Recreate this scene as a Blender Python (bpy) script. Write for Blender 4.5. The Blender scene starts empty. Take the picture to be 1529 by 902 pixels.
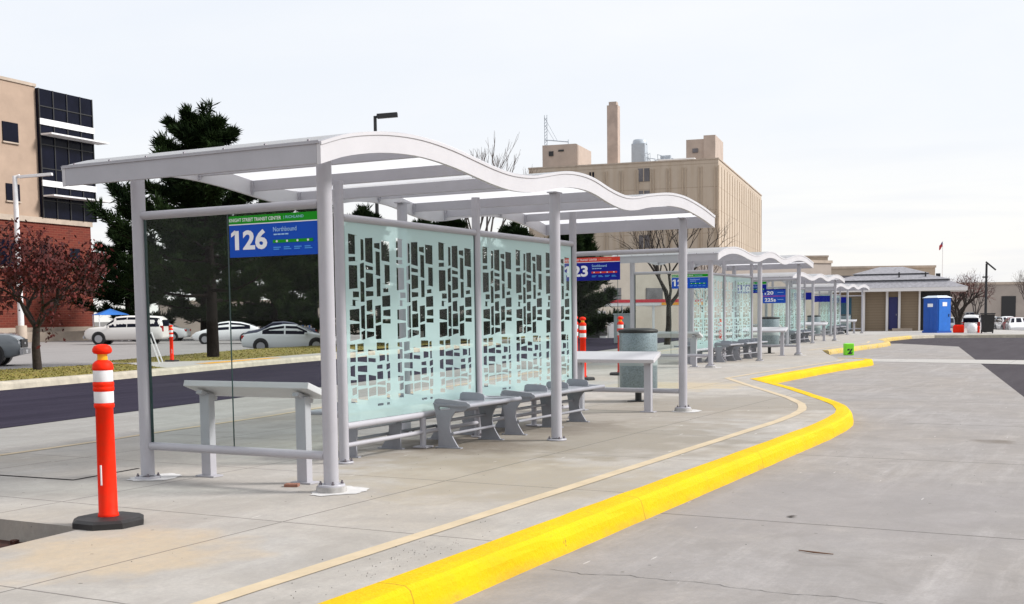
import bpy, bmesh, math, random
from mathutils import Vector, Matrix, Quaternion
from mathutils.geometry import tessellate_polygon
random.seed(7)
scn = bpy.context.scene
COL = scn.collection
R = math.radians

# ------------------------------------------------------------------ materials
def nodes_of(name):
    m = bpy.data.materials.new(name); m.use_nodes = True
    nt = m.node_tree
    return m, nt, nt.nodes, nt.links, nt.nodes['Principled BSDF']

def mat(name, col, rough=0.6, metal=0.0, var=0.0, scale=6.0, bump=0.0, bscale=60.0, spec=0.5, col2=None, coat=0.0):
    m, nt, N, L, b = nodes_of(name)
    b.inputs['Base Color'].default_value = (*col, 1)
    b.inputs['Roughness'].default_value = rough
    b.inputs['Metallic'].default_value = metal
    b.inputs['Specular IOR Level'].default_value = spec
    b.inputs['Coat Weight'].default_value = coat
    tc = N.new('ShaderNodeTexCoord')
    if var > 0 or col2:
        n = N.new('ShaderNodeTexNoise'); n.inputs['Scale'].default_value = scale
        n.inputs['Detail'].default_value = 6; n.inputs['Roughness'].default_value = 0.65
        L.new(tc.outputs['Object'], n.inputs['Vector'])
        r = N.new('ShaderNodeValToRGB')
        c2 = col2 if col2 else tuple(min(1, c * (1 + var)) for c in col)
        c1 = col if col2 else tuple(c * (1 - var) for c in col)
        r.color_ramp.elements[0].position = 0.32; r.color_ramp.elements[0].color = (*c1, 1)
        r.color_ramp.elements[1].position = 0.68; r.color_ramp.elements[1].color = (*c2, 1)
        L.new(n.outputs['Fac'], r.inputs['Fac']); L.new(r.outputs['Color'], b.inputs['Base Color'])
    if bump > 0:
        n2 = N.new('ShaderNodeTexNoise'); n2.inputs['Scale'].default_value = bscale; n2.inputs['Detail'].default_value = 4
        L.new(tc.outputs['Object'], n2.inputs['Vector'])
        bp = N.new('ShaderNodeBump'); bp.inputs['Strength'].default_value = bump; bp.inputs['Distance'].default_value = 0.01
        L.new(n2.outputs['Fac'], bp.inputs['Height']); L.new(bp.outputs['Normal'], b.inputs['Normal'])
    return m

def math_node(N, L, op, a, b=None, c=None):
    n = N.new('ShaderNodeMath'); n.operation = op
    for i, v in enumerate((a, b, c)):
        if v is None: continue
        if isinstance(v, (int, float)): n.inputs[i].default_value = v
        else: L.new(v, n.inputs[i])
    return n.outputs[0]

def mixc(N, L, fac, a, b, blend='MIX'):
    n = N.new('ShaderNodeMix'); n.data_type = 'RGBA'; n.blend_type = blend
    for idx, v in ((0, fac), (6, a), (7, b)):
        if isinstance(v, (int, float)): n.inputs[idx].default_value = v
        elif isinstance(v, tuple): n.inputs[idx].default_value = (*v, 1)
        else: L.new(v, n.inputs[idx])
    return n.outputs[2]

def noise(N, L, vec, scale, detail=5, rough=0.6, lo=0.35, hi=0.65, dist=0.0):
    n = N.new('ShaderNodeTexNoise'); n.inputs['Scale'].default_value = scale
    n.inputs['Detail'].default_value = detail; n.inputs['Roughness'].default_value = rough
    n.inputs['Distortion'].default_value = dist
    L.new(vec, n.inputs['Vector'])
    mr = N.new('ShaderNodeMapRange'); mr.inputs[1].default_value = lo; mr.inputs[2].default_value = hi
    L.new(n.outputs['Fac'], mr.inputs[0])
    return mr.outputs[0]

def concrete(name, base, tan, joints_x=None, joints_y=None, xoff=0.0, yoff=0.0, stain=(), tanamt=0.6, streak=0.0, crack=False, blotch=0.5, jw=0.0075):
    """cast concrete: blotches, fine grain, pits, wandering hairline joints, round worn stains"""
    m, nt, N, L, b = nodes_of(name)
    tc = N.new('ShaderNodeTexCoord'); v = tc.outputs['Object']
    sx = N.new('ShaderNodeSeparateXYZ'); L.new(v, sx.inputs[0])
    big = noise(N, L, v, 0.35, 4, 0.55, 0.38, 0.64)
    mid = noise(N, L, v, 1.7, 7, 0.7, 0.33, 0.68, 0.6)
    fine = noise(N, L, v, 38, 8, 0.85, 0.34, 0.66)
    c = mixc(N, L, math_node(N, L, 'MULTIPLY', big, tanamt), base, tan)
    c = mixc(N, L, math_node(N, L, 'MULTIPLY', mid, blotch), c, tuple(x * k for x, k in zip(base, (0.56, 0.54, 0.51))))
    mp = N.new('ShaderNodeMapping'); mp.inputs['Scale'].default_value = (0.35, 3.2, 1); mp.inputs['Rotation'].default_value = (0, 0, R(-62))
    L.new(v, mp.inputs['Vector'])
    pale = noise(N, L, mp.outputs[0], 1.3, 6, 0.7, 0.52, 0.75)
    c = mixc(N, L, math_node(N, L, 'MULTIPLY', pale, 0.35 + streak), c, tuple(min(1, x * 1.35) for x in base))
    c = mixc(N, L, math_node(N, L, 'MULTIPLY', fine, 0.42), c, tuple(x * 0.5 for x in base))
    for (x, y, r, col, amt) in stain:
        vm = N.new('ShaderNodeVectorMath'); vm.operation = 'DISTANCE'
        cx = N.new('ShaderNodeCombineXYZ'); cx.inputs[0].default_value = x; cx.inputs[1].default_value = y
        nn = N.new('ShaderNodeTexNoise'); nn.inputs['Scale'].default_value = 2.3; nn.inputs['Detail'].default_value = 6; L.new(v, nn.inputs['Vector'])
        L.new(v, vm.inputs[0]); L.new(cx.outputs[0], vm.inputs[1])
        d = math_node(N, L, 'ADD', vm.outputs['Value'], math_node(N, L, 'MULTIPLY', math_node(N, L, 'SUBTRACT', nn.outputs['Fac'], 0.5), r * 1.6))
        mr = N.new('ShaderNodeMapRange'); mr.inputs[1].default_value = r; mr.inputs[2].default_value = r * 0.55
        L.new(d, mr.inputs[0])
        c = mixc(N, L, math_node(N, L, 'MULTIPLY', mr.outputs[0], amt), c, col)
    v3 = N.new('ShaderNodeTexVoronoi'); v3.inputs['Scale'].default_value = 1.35; v3.inputs['Randomness'].default_value = 1.0; L.new(v, v3.inputs['Vector'])
    gum = math_node(N, L, 'LESS_THAN', v3.outputs['Distance'], 0.030)
    c = mixc(N, L, math_node(N, L, 'MULTIPLY', gum, 0.5), c, (0.11, 0.10, 0.095))
    if streak:
        mt = N.new('ShaderNodeMapping'); mt.inputs['Scale'].default_value = (0.05, 1.5, 1); mt.inputs['Rotation'].default_value = (0, 0, R(-9)); L.new(v, mt.inputs['Vector'])
        tr = noise(N, L, mt.outputs[0], 1.0, 6, 0.7, 0.46, 0.72)
        c = mixc(N, L, math_node(N, L, 'MULTIPLY', tr, 0.42), c, tuple(x * 0.62 for x in base))
    # pits and specks
    vo = N.new('ShaderNodeTexVoronoi'); vo.inputs['Scale'].default_value = 3.4; L.new(v, vo.inputs['Vector'])
    pit = math_node(N, L, 'LESS_THAN', vo.outputs['Distance'], 0.040)
    vw = N.new('ShaderNodeTexVoronoi'); vw.inputs['Scale'].default_value = 2.3; vw.inputs['Randomness'].default_value = 1.0; L.new(mp.outputs[0], vw.inputs['Vector'])
    c = mixc(N, L, math_node(N, L, 'MULTIPLY', math_node(N, L, 'LESS_THAN', vw.outputs['Distance'], 0.045), 0.6), c, tuple(min(1, x * 1.7) for x in base))
    grain = noise(N, L, v, 11, 9, 0.9, 0.36, 0.64)
    c = mixc(N, L, math_node(N, L, 'MULTIPLY', grain, 0.48), c, tuple(x * 0.56 for x in base))
    c = mixc(N, L, math_node(N, L, 'MULTIPLY', pit, 0.55), c, (0.07, 0.06, 0.055))
    wob = math_node(N, L, 'MULTIPLY', math_node(N, L, 'SUBTRACT', noise(N, L, v, 2.5, 6, 0.7, 0.0, 1.0), 0.5), 0.02)
    def line(coord, per, off, w):
        p = math_node(N, L, 'PINGPONG', math_node(N, L, 'ADD', math_node(N, L, 'ADD', coord, 400 * per - off), wob), per / 2)
        return math_node(N, L, 'LESS_THAN', p, w)
    jm = None
    for per, off, co in ((joints_x, xoff, sx.outputs[0]), (joints_y, yoff, sx.outputs[1])):
        if not per: continue
        l = line(co, per, off, jw)
        jm = l if jm is None else math_node(N, L, 'MAXIMUM', jm, l)
    if crack:
        vc = N.new('ShaderNodeTexVoronoi'); vc.feature = 'DISTANCE_TO_EDGE'; vc.inputs['Scale'].default_value = 0.16
        dn = N.new('ShaderNodeTexNoise'); dn.inputs['Scale'].default_value = 1.2; dn.inputs['Detail'].default_value = 8
        L.new(v, dn.inputs['Vector'])
        ad = N.new('ShaderNodeVectorMath'); ad.operation = 'MULTIPLY_ADD'; ad.inputs[1].default_value = (1.1, 1.1, 0)
        L.new(dn.outputs['Color'], ad.inputs[0]); L.new(v, ad.inputs[2]); L.new(ad.outputs[0], vc.inputs['Vector'])
        k = math_node(N, L, 'LESS_THAN', vc.outputs['Distance'], 0.0009)
        jm = math_node(N, L, 'MAXIMUM', jm, k) if jm is not None else k
    if jm is not None:
        c = mixc(N, L, math_node(N, L, 'MULTIPLY', jm, 0.7), c, (0.09, 0.08, 0.075))
    L.new(c, b.inputs['Base Color'])
    b.inputs['Roughness'].default_value = 0.82; b.inputs['Specular IOR Level'].default_value = 0.3
    bp = N.new('ShaderNodeBump'); bp.inputs['Strength'].default_value = 0.25; bp.inputs['Distance'].default_value = 0.004
    L.new(fine, bp.inputs['Height']); L.new(bp.outputs['Normal'], b.inputs['Normal'])
    return m

def asphalt(name, base, light, scale=1.0, wet=0.0):
    m, nt, N, L, b = nodes_of(name)
    tc = N.new('ShaderNodeTexCoord'); v = tc.outputs['Object']
    mp = N.new('ShaderNodeMapping'); mp.inputs['Scale'].default_value = (0.25, 2.2, 1); mp.inputs['Rotation'].default_value = (0, 0, R(-10)); L.new(v, mp.inputs['Vector'])
    a = noise(N, L, mp.outputs[0], 0.9 * scale, 6, 0.7, 0.36, 0.68)
    g = noise(N, L, v, 45, 4, 0.8, 0.3, 0.75)
    c = mixc(N, L, a, base, light)
    c = mixc(N, L, math_node(N, L, 'MULTIPLY', g, 0.4), c, tuple(x * 1.9 for x in light))
    L.new(c, b.inputs['Base Color']); b.inputs['Roughness'].default_value = 0.95; b.inputs['Specular IOR Level'].default_value = 0.12
    bp = N.new('ShaderNodeBump'); bp.inputs['Strength'].default_value = 0.5; bp.inputs['Distance'].default_value = 0.006
    L.new(g, bp.inputs['Height']); L.new(bp.outputs['Normal'], b.inputs['Normal'])
    return m

def brick_mat(name):
    m, nt, N, L, b = nodes_of(name)
    tc = N.new('ShaderNodeTexCoord'); 
    mp = N.new('ShaderNodeMapping'); mp.inputs['Rotation'].default_value = (R(90), 0, 0); L.new(tc.outputs['Object'], mp.inputs['Vector'])
    br = N.new('ShaderNodeTexBrick'); br.inputs['Scale'].default_value = 1.0
    br.inputs['Brick Width'].default_value = 0.6; br.inputs['Row Height'].default_value = 0.2; br.inputs['Mortar Size'].default_value = 0.016
    br.inputs['Color1'].default_value = (0.165, 0.022, 0.012, 1); br.inputs['Color2'].default_value = (0.095, 0.013, 0.009, 1)
    br.inputs['Mortar'].default_value = (0.20, 0.075, 0.045, 1); br.inputs['Bias'].default_value = 0.1
    L.new(mp.outputs[0], br.inputs['Vector'])
    n = noise(N, L, tc.outputs['Object'], 0.8, 6, 0.7, 0.3, 0.7)
    c = mixc(N, L, math_node(N, L, 'MULTIPLY', n, 0.5), br.outputs['Color'], (0.20, 0.035, 0.015))
    L.new(c, b.inputs['Base Color']); b.inputs['Roughness'].default_value = 0.9
    return m

def facing_refl(N, L, base=0.045, gain=0.9, pw=5.0):
    lw = N.new('ShaderNodeLayerWeight'); lw.inputs[0].default_value = 0.5
    return math_node(N, L, 'MULTIPLY_ADD', math_node(N, L, 'POWER', lw.outputs['Facing'], pw), gain, base)

def glass_mat(name, tint=(0.93, 0.97, 0.95), refl=1.0):
    m = bpy.data.materials.new(name); m.use_nodes = True
    N, L = m.node_tree.nodes, m.node_tree.links; N.clear()
    o = N.new('ShaderNodeOutputMaterial'); t = N.new('ShaderNodeBsdfTransparent'); t.inputs[0].default_value = (*tint, 1)
    g = N.new('ShaderNodeBsdfGlossy'); g.inputs['Roughness'].default_value = 0.0
    mx = N.new('ShaderNodeMixShader')
    L.new(facing_refl(N, L, 0.006 * refl, .75), mx.inputs[0]); L.new(t.outputs[0], mx.inputs[1]); L.new(g.outputs[0], mx.inputs[2]); L.new(mx.outputs[0], o.inputs[0])
    return m

def film_mat(name, col, trans, clear):
    """printed or frosted sheet: diffuse + translucent, slightly see-through"""
    m = bpy.data.materials.new(name); m.use_nodes = True
    N, L = m.node_tree.nodes, m.node_tree.links; N.clear()
    o = N.new('ShaderNodeOutputMaterial'); d = N.new('ShaderNodeBsdfDiffuse'); d.inputs[0].default_value = (*col, 1)
    t = N.new('ShaderNodeBsdfTranslucent'); t.inputs[0].default_value = (*col, 1)
    c = N.new('ShaderNodeBsdfTransparent'); c.inputs[0].default_value = (*[min(1, x * 1.25) for x in col], 1)
    g = N.new('ShaderNodeBsdfGlossy'); g.inputs['Roughness'].default_value = 0.03
    m1 = N.new('ShaderNodeMixShader'); m1.inputs[0].default_value = trans; L.new(d.outputs[0], m1.inputs[1]); L.new(t.outputs[0], m1.inputs[2])
    m2 = N.new('ShaderNodeMixShader'); m2.inputs[0].default_value = clear; L.new(m1.outputs[0], m2.inputs[1]); L.new(c.outputs[0], m2.inputs[2])
    m3 = N.new('ShaderNodeMixShader'); L.new(facing_refl(N, L, 0.03 if clear > 0 else 0.02, .6), m3.inputs[0]); L.new(m2.outputs[0], m3.inputs[1]); L.new(g.outputs[0], m3.inputs[2])
    L.new(m3.outputs[0], o.inputs[0])
    return m

def kerb_paint(name, col, dirt, amt):
    m, nt, N, L, b = nodes_of(name)
    tc = N.new('ShaderNodeTexCoord'); v = tc.outputs['Object']
    a = noise(N, L, v, 3.0, 7, 0.75, 0.55 - amt * 0.3, 0.8 - amt * 0.25)
    s = noise(N, L, v, 0.9, 5, 0.6, 0.3, 0.7)
    c = mixc(N, L, s, col, tuple(x * 0.82 for x in col))
    c = mixc(N, L, math_node(N, L, 'MULTIPLY', a, min(1, 0.25 + amt)), c, dirt)
    sx = N.new('ShaderNodeSeparateXYZ'); L.new(v, sx.inputs[0])
    low = N.new('ShaderNodeMapRange'); low.inputs[1].default_value = -0.09; low.inputs[2].default_value = -0.17; L.new(sx.outputs[2], low.inputs[0])
    gr = noise(N, L, v, 5.0, 7, 0.75, 0.35, 0.7)
    c = mixc(N, L, math_node(N, L, 'MULTIPLY', math_node(N, L, 'MULTIPLY', low.outputs[0], gr), 0.65), c, (0.30, 0.22, 0.10))
    jn = math_node(N, L, 'LESS_THAN', math_node(N, L, 'PINGPONG', math_node(N, L, 'ADD', sx.outputs[0], 301.3), 1.525), 0.006)
    c = mixc(N, L, math_node(N, L, 'MULTIPLY', jn, 0.6), c, (0.25, 0.16, 0.02))
    mpk = N.new('ShaderNodeMapping'); mpk.inputs['Scale'].default_value = (0.8, 6, 6); L.new(v, mpk.inputs['Vector'])
    scf = noise(N, L, mpk.outputs[0], 3.0, 7, 0.8, 0.60, 0.72)
    c = mixc(N, L, math_node(N, L, 'MULTIPLY', scf, 0.35), c, (0.18, 0.13, 0.05))
    # chips where the bare kerb shows
    ch = noise(N, L, v, 7.5, 8, 0.8, 0.665 - amt * 0.15, 0.68 - amt * 0.15)
    c = mixc(N, L, math_node(N, L, 'MULTIPLY', ch, 0.75), c, (0.16, 0.10, 0.05))
    L.new(c, b.inputs['Base Color']); b.inputs['Roughness'].default_value = 0.7; b.inputs['Specular IOR Level'].default_value = 0.15
    g = noise(N, L, v, 22, 6, 0.7, 0.3, 0.7)
    bp = N.new('ShaderNodeBump'); bp.inputs['Strength'].default_value = 0.6; bp.inputs['Distance'].default_value = 0.008
    L.new(g, bp.inputs['Height']); L.new(bp.outputs['Normal'], b.inputs['Normal'])
    return m

M = {}
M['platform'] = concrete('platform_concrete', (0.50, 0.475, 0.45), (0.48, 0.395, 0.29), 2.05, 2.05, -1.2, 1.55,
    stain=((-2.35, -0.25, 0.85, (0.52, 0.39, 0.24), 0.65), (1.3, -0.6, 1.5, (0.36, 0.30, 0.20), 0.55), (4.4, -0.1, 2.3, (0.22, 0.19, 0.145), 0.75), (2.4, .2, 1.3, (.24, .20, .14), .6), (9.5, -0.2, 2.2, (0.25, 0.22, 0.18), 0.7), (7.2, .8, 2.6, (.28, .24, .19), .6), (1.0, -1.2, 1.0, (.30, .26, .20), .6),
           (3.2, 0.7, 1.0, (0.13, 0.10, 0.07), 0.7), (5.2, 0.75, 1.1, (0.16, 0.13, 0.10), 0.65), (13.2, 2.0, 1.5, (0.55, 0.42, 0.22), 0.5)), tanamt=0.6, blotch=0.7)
M['road'] = concrete('bus_lane_concrete', (0.39, 0.366, 0.357), (0.385, 0.33, 0.275), 3.95, None, 0.95, 0, streak=0.2, jw=0.013,
    stain=((6.9, -4.0, 0.32, (0.10, 0.07, 0.04), 0.75), (2.0, -3.4, 2.0, (0.26, 0.24, 0.24), 0.5)), tanamt=0.6, blotch=0.8)
M['road_left'] = concrete('left_lane_concrete', (0.36, 0.35, 0.335), (0.36, 0.33, 0.29), None, None, streak=0.3, tanamt=0.3)
M['pale_concrete'] = concrete('new_concrete', (0.52, 0.50, 0.48), (0.5, 0.46, 0.4), 3.1, 3.1, 0.4, 0.7, tanamt=0.3, blotch=0.2)
M['asphalt_new'] = asphalt('new_asphalt', (0.010, 0.008, 0.018), (0.030, 0.025, 0.042))
M['asphalt_right'] = asphalt('road_asphalt', (0.042, 0.036, 0.042), (0.062, 0.055, 0.062))
M['asphalt_lot'] = asphalt('lot_asphalt', (0.20, 0.19, 0.19), (0.27, 0.255, 0.25))
M['ground'] = mat('far_ground', (0.14, 0.13, 0.12), 0.95, var=0.3, scale=0.05)
M['grass'] = mat('dry_grass', (0.14, 0.14, 0.022), 0.95, col2=(0.26, 0.18, 0.04), scale=1.2, bump=0.8, bscale=25)
M['grass_blade'] = mat('grass_blades', (0.12, 0.135, 0.02), 0.9, col2=(0.26, 0.20, 0.04), scale=2.0)
M['soil'] = mat('soil', (0.05, 0.014, 0.008), 0.95, var=0.7, scale=14, bump=1.0, bscale=30)
M['beige_line'] = mat('beige_line', (0.50, 0.405, 0.275), 0.8, var=0.10, scale=4)
M['yellow_kerb'] = kerb_paint('yellow_kerb_paint', (0.80, 0.505, 0.0), (0.60, 0.36, 0.015), 0.18)
M['faded_kerb'] = kerb_paint('faded_kerb_paint', (0.66, 0.47, 0.10), (0.46, 0.38, 0.26), 0.55)
M['kerb'] = mat('kerb_concrete', (0.42, 0.38, 0.31), 0.85, var=0.2, scale=3)
M['grout'] = mat('grout', (0.36, 0.35, 0.34), 0.9, var=0.25, scale=8)
M['grout_white'] = mat('grout_white', (0.55, 0.54, 0.535), 0.9, var=0.15, scale=7)
M['steel'] = mat('shelter_steel', (0.41, 0.405, 0.44), 0.38, var=0.05, scale=3, spec=0.5)
M['fascia'] = mat('fascia_paint', (0.56, 0.55, 0.575), 0.42, var=0.035, scale=2.5)
M['bench'] = mat('bench_paint', (0.29, 0.295, 0.33), 0.36, var=0.08, scale=6, spec=0.5)
M['bolt'] = mat('bolt', (0.20, 0.18, 0.20), 0.4, metal=0.8)
M['roof'] = film_mat('roof_sheet', (0.80, 0.80, 0.825), 0.80, 0.0)
M['glass'] = glass_mat('clear_glass', (0.955, 0.98, 0.97))
M['glass_edge'] = mat('glass_gasket', (0.01, 0.035, 0.035), 0.3)
M['frit'] = film_mat('frit_film', (0.66, 0.88, 0.87), 0.52, 0.26)
M['win'] = mat('dark_glazing', (0.006, 0.007, 0.016), 0.15, spec=0.10, var=0.3, scale=0.6)
M['win_grey'] = mat('grey_glazing', (0.12, 0.11, 0.12), 0.15, var=0.35, scale=0.8)
M['black'] = mat('black_rubber', (0.014, 0.013, 0.014), 0.6, var=0.4, scale=15)
M['orange'] = mat('orange_plastic', (0.90, 0.020, 0.003), 0.55, col2=(0.74, 0.030, 0.008), scale=11, spec=0.12)
M['refl_white'] = mat('reflective_band', (0.72, 0.72, 0.74), 0.35, var=0.05, scale=30)
M['yellow_plastic'] = mat('yellow_plastic', (0.85, 0.40, 0.01), 0.4)
M['sign_blue'] = mat('sign_blue', (0.004, 0.075, 0.50), 0.35, spec=0.15, var=0.05, scale=5)
M['sign_navy'] = mat('sign_navy', (0.006, 0.014, 0.28), 0.35, spec=0.15, var=0.05, scale=5)
M['sign_green'] = mat('sign_green', (0.006, 0.30, 0.008), 0.35, spec=0.15)
M['sign_red'] = mat('sign_red', (0.66, 0.03, 0.01), 0.35)
M['sign_purple'] = mat('sign_purple', (0.22, 0.03, 0.36), 0.35)
M['white_ink'] = mat('white_ink', (0.85, 0.86, 0.90), 0.5)
M['pale_ink'] = mat('pale_ink', (0.35, 0.60, 0.90), 0.5)
M['dim_ink'] = mat('dim_ink', (0.05, 0.30, 0.80), 0.5)
M['orange_ink'] = mat('orange_ink', (0.9, 0.45, 0.25), 0.5)
def mesh_metal():
    m, nt, N, L, b = nodes_of('perforated_steel')
    b.inputs['Base Color'].default_value = (0.24, 0.27, 0.285, 1); b.inputs['Metallic'].default_value = 0.3; b.inputs['Roughness'].default_value = 0.4
    tc = N.new('ShaderNodeTexCoord'); vo = N.new('ShaderNodeTexVoronoi'); vo.inputs['Scale'].default_value = 70; L.new(tc.outputs['Object'], vo.inputs['Vector'])
    c = mixc(N, L, math_node(N, L, 'LESS_THAN', vo.outputs['Distance'], 0.35), (0.25, 0.30, 0.33), (0.10, 0.125, 0.14))
    L.new(c, b.inputs['Base Color'])
    return m
M['perf'] = mesh_metal()
M['cabinet'] = mat('cabinet_paint', (0.34, 0.38, 0.39), 0.55, var=0.08, scale=3)
M['tan_panel'] = mat('tan_precast', (0.40, 0.295, 0.225), 0.85, var=0.10, scale=0.5, bump=0.1)
M['brick'] = brick_mat('red_brick')
M['stone'] = mat('pale_stone', (0.46, 0.38, 0.31), 0.85, var=0.15, scale=1)
M['white_metal'] = mat('white_metal', (0.78, 0.78, 0.80), 0.5, var=0.05, scale=3)
def ribbed():
    m, nt, N, L, b = nodes_of('tan_concrete_wall')
    tc = N.new('ShaderNodeTexCoord'); v = tc.outputs['Object']
    n = noise(N, L, v, 0.12, 6, 0.7, 0.3, 0.7)
    mp = N.new('ShaderNodeMapping'); mp.inputs['Scale'].default_value = (1.2, 1.2, 0.06); L.new(v, mp.inputs['Vector'])
    st = noise(N, L, mp.outputs[0], 0.8, 6, 0.7, 0.45, 0.75)
    c = mixc(N, L, n, (0.47, 0.395, 0.32), (0.54, 0.455, 0.37))
    c = mixc(N, L, math_node(N, L, 'MULTIPLY', st, 0.5), c, (0.36, 0.255, 0.16))
    sx = N.new('ShaderNodeSeparateXYZ'); L.new(v, sx.inputs[0])
    p = math_node(N, L, 'PINGPONG', math_node(N, L, 'ADD', sx.outputs[2], 0.4), 2.1)
    c = mixc(N, L, math_node(N, L, 'MULTIPLY', math_node(N, L, 'LESS_THAN', p, 0.07), 0.35), c, (0.20, 0.13, 0.08))
    L.new(c, b.inputs['Base Color']); b.inputs['Roughness'].default_value = 0.9
    return m
M['tan_wall'] = ribbed()
M['tan_rib'] = mat('tan_rib', (0.455, 0.37, 0.285), 0.9, var=0.12, scale=0.4)
M['penthouse'] = mat('penthouse', (0.44, 0.36, 0.31), 0.85, var=0.1, scale=0.4)
M['low_wall'] = mat('low_building_wall', (0.42, 0.35, 0.28), 0.9, var=0.12, scale=0.4)
M['pale_wall'] = mat('pale_wall', (0.40, 0.345, 0.305), 0.9, var=0.1, scale=0.5)
M['louver'] = mat('cooling_steel', (0.42, 0.47, 0.53), 0.45, var=0.1, scale=1)
M['dark_metal'] = mat('dark_metal', (0.016, 0.016, 0.018), 0.45)
M['bark'] = mat('bark', (0.030, 0.022, 0.018), 0.95, var=0.5, scale=9, bump=0.6, bscale=20)
M['pine_bark'] = mat('pine_bark', (0.013, 0.010, 0.009), 0.95, var=0.5, scale=9, bump=0.6, bscale=20, spec=0.1)
M['bark_grey'] = mat('grey_bark', (0.085, 0.072, 0.068), 0.95, var=0.4, scale=7)
M['twig'] = mat('twigs', (0.10, 0.075, 0.068), 0.95, var=0.3, scale=5)
M['needle'] = mat('pine_needles', (0.004, 0.009, 0.005), 0.85, col2=(0.026, 0.046, 0.014), scale=1.3, spec=0.05)
M['redleaf'] = mat('dark_red_leaves', (0.012, 0.004, 0.004), 0.85, col2=(0.13, 0.010, 0.006), scale=2.0)
M['shrub'] = mat('shrub_leaves', (0.03, 0.045, 0.02), 0.85, col2=(0.10, 0.05, 0.03), scale=1.5)
def lap_siding():
    m, nt, N, L, b = nodes_of('lap_siding')
    tc = N.new('ShaderNodeTexCoord'); sx = N.new('ShaderNodeSeparateXYZ'); L.new(tc.outputs['Object'], sx.inputs[0])
    p = math_node(N, L, 'FRACT', math_node(N, L, 'MULTIPLY', sx.outputs[2], 5.5))
    c = mixc(N, L, math_node(N, L, 'MULTIPLY', math_node(N, L, 'GREATER_THAN', p, 0.84), 0.6), (0.25, 0.19, 0.13), (0.17, 0.125, 0.08))
    L.new(c, b.inputs['Base Color']); b.inputs['Roughness'].default_value = 0.8
    return m
M['siding'] = lap_siding()
M['shingle'] = mat('shingles', (0.29, 0.285, 0.31), 0.9, var=0.22, scale=5)
M['shingle_edge'] = mat('shingle_edge', (0.13, 0.13, 0.145), 0.9)
M['trim_white'] = mat('trim_white', (0.74, 0.71, 0.70), 0.6)
M['door_blue'] = mat('door_blue', (0.015, 0.018, 0.12), 0.5)
M['potty'] = mat('blue_plastic', (0.008, 0.085, 0.42), 0.42, var=0.08, scale=3)
M['potty_side'] = mat('blue_plastic_panel', (0.012, 0.16, 0.62), 0.42, var=0.08, scale=3)
M['potty_roof'] = mat('pale_roof_plastic', (0.70, 0.78, 0.86), 0.5)
M['lime'] = mat('lime_paint', (0.22, 0.78, 0.02), 0.5)
M['red_band'] = mat('red_band', (0.60, 0.03, 0.05), 0.5)
M['amber_band'] = mat('amber_band', (0.85, 0.35, 0.03), 0.5)
M['flag_red'] = mat('flag_red', (0.45, 0.04, 0.05), 0.8)
M['flag_blue'] = mat('flag_blue', (0.03, 0.04, 0.20), 0.8)
M['blue_steel'] = mat('blue_steel', (0.02, 0.16, 0.55), 0.5)
M['tyre'] = mat('tyre', (0.012, 0.012, 0.013), 0.8)
M['rim'] = mat('wheel_rim', (0.35, 0.35, 0.37), 0.35, metal=0.6)
M['lamp_red'] = mat('tail_lamp', (0.35, 0.01, 0.01), 0.25)
M['lamp_clear'] = mat('head_lamp', (0.65, 0.66, 0.68), 0.15)
CARP = {}
def car_paint(name, col, metal=0.0):
    if name not in CARP: CARP[name] = mat(name, col, 0.28, metal=metal, coat=0.6)
    return CARP[name]

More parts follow.
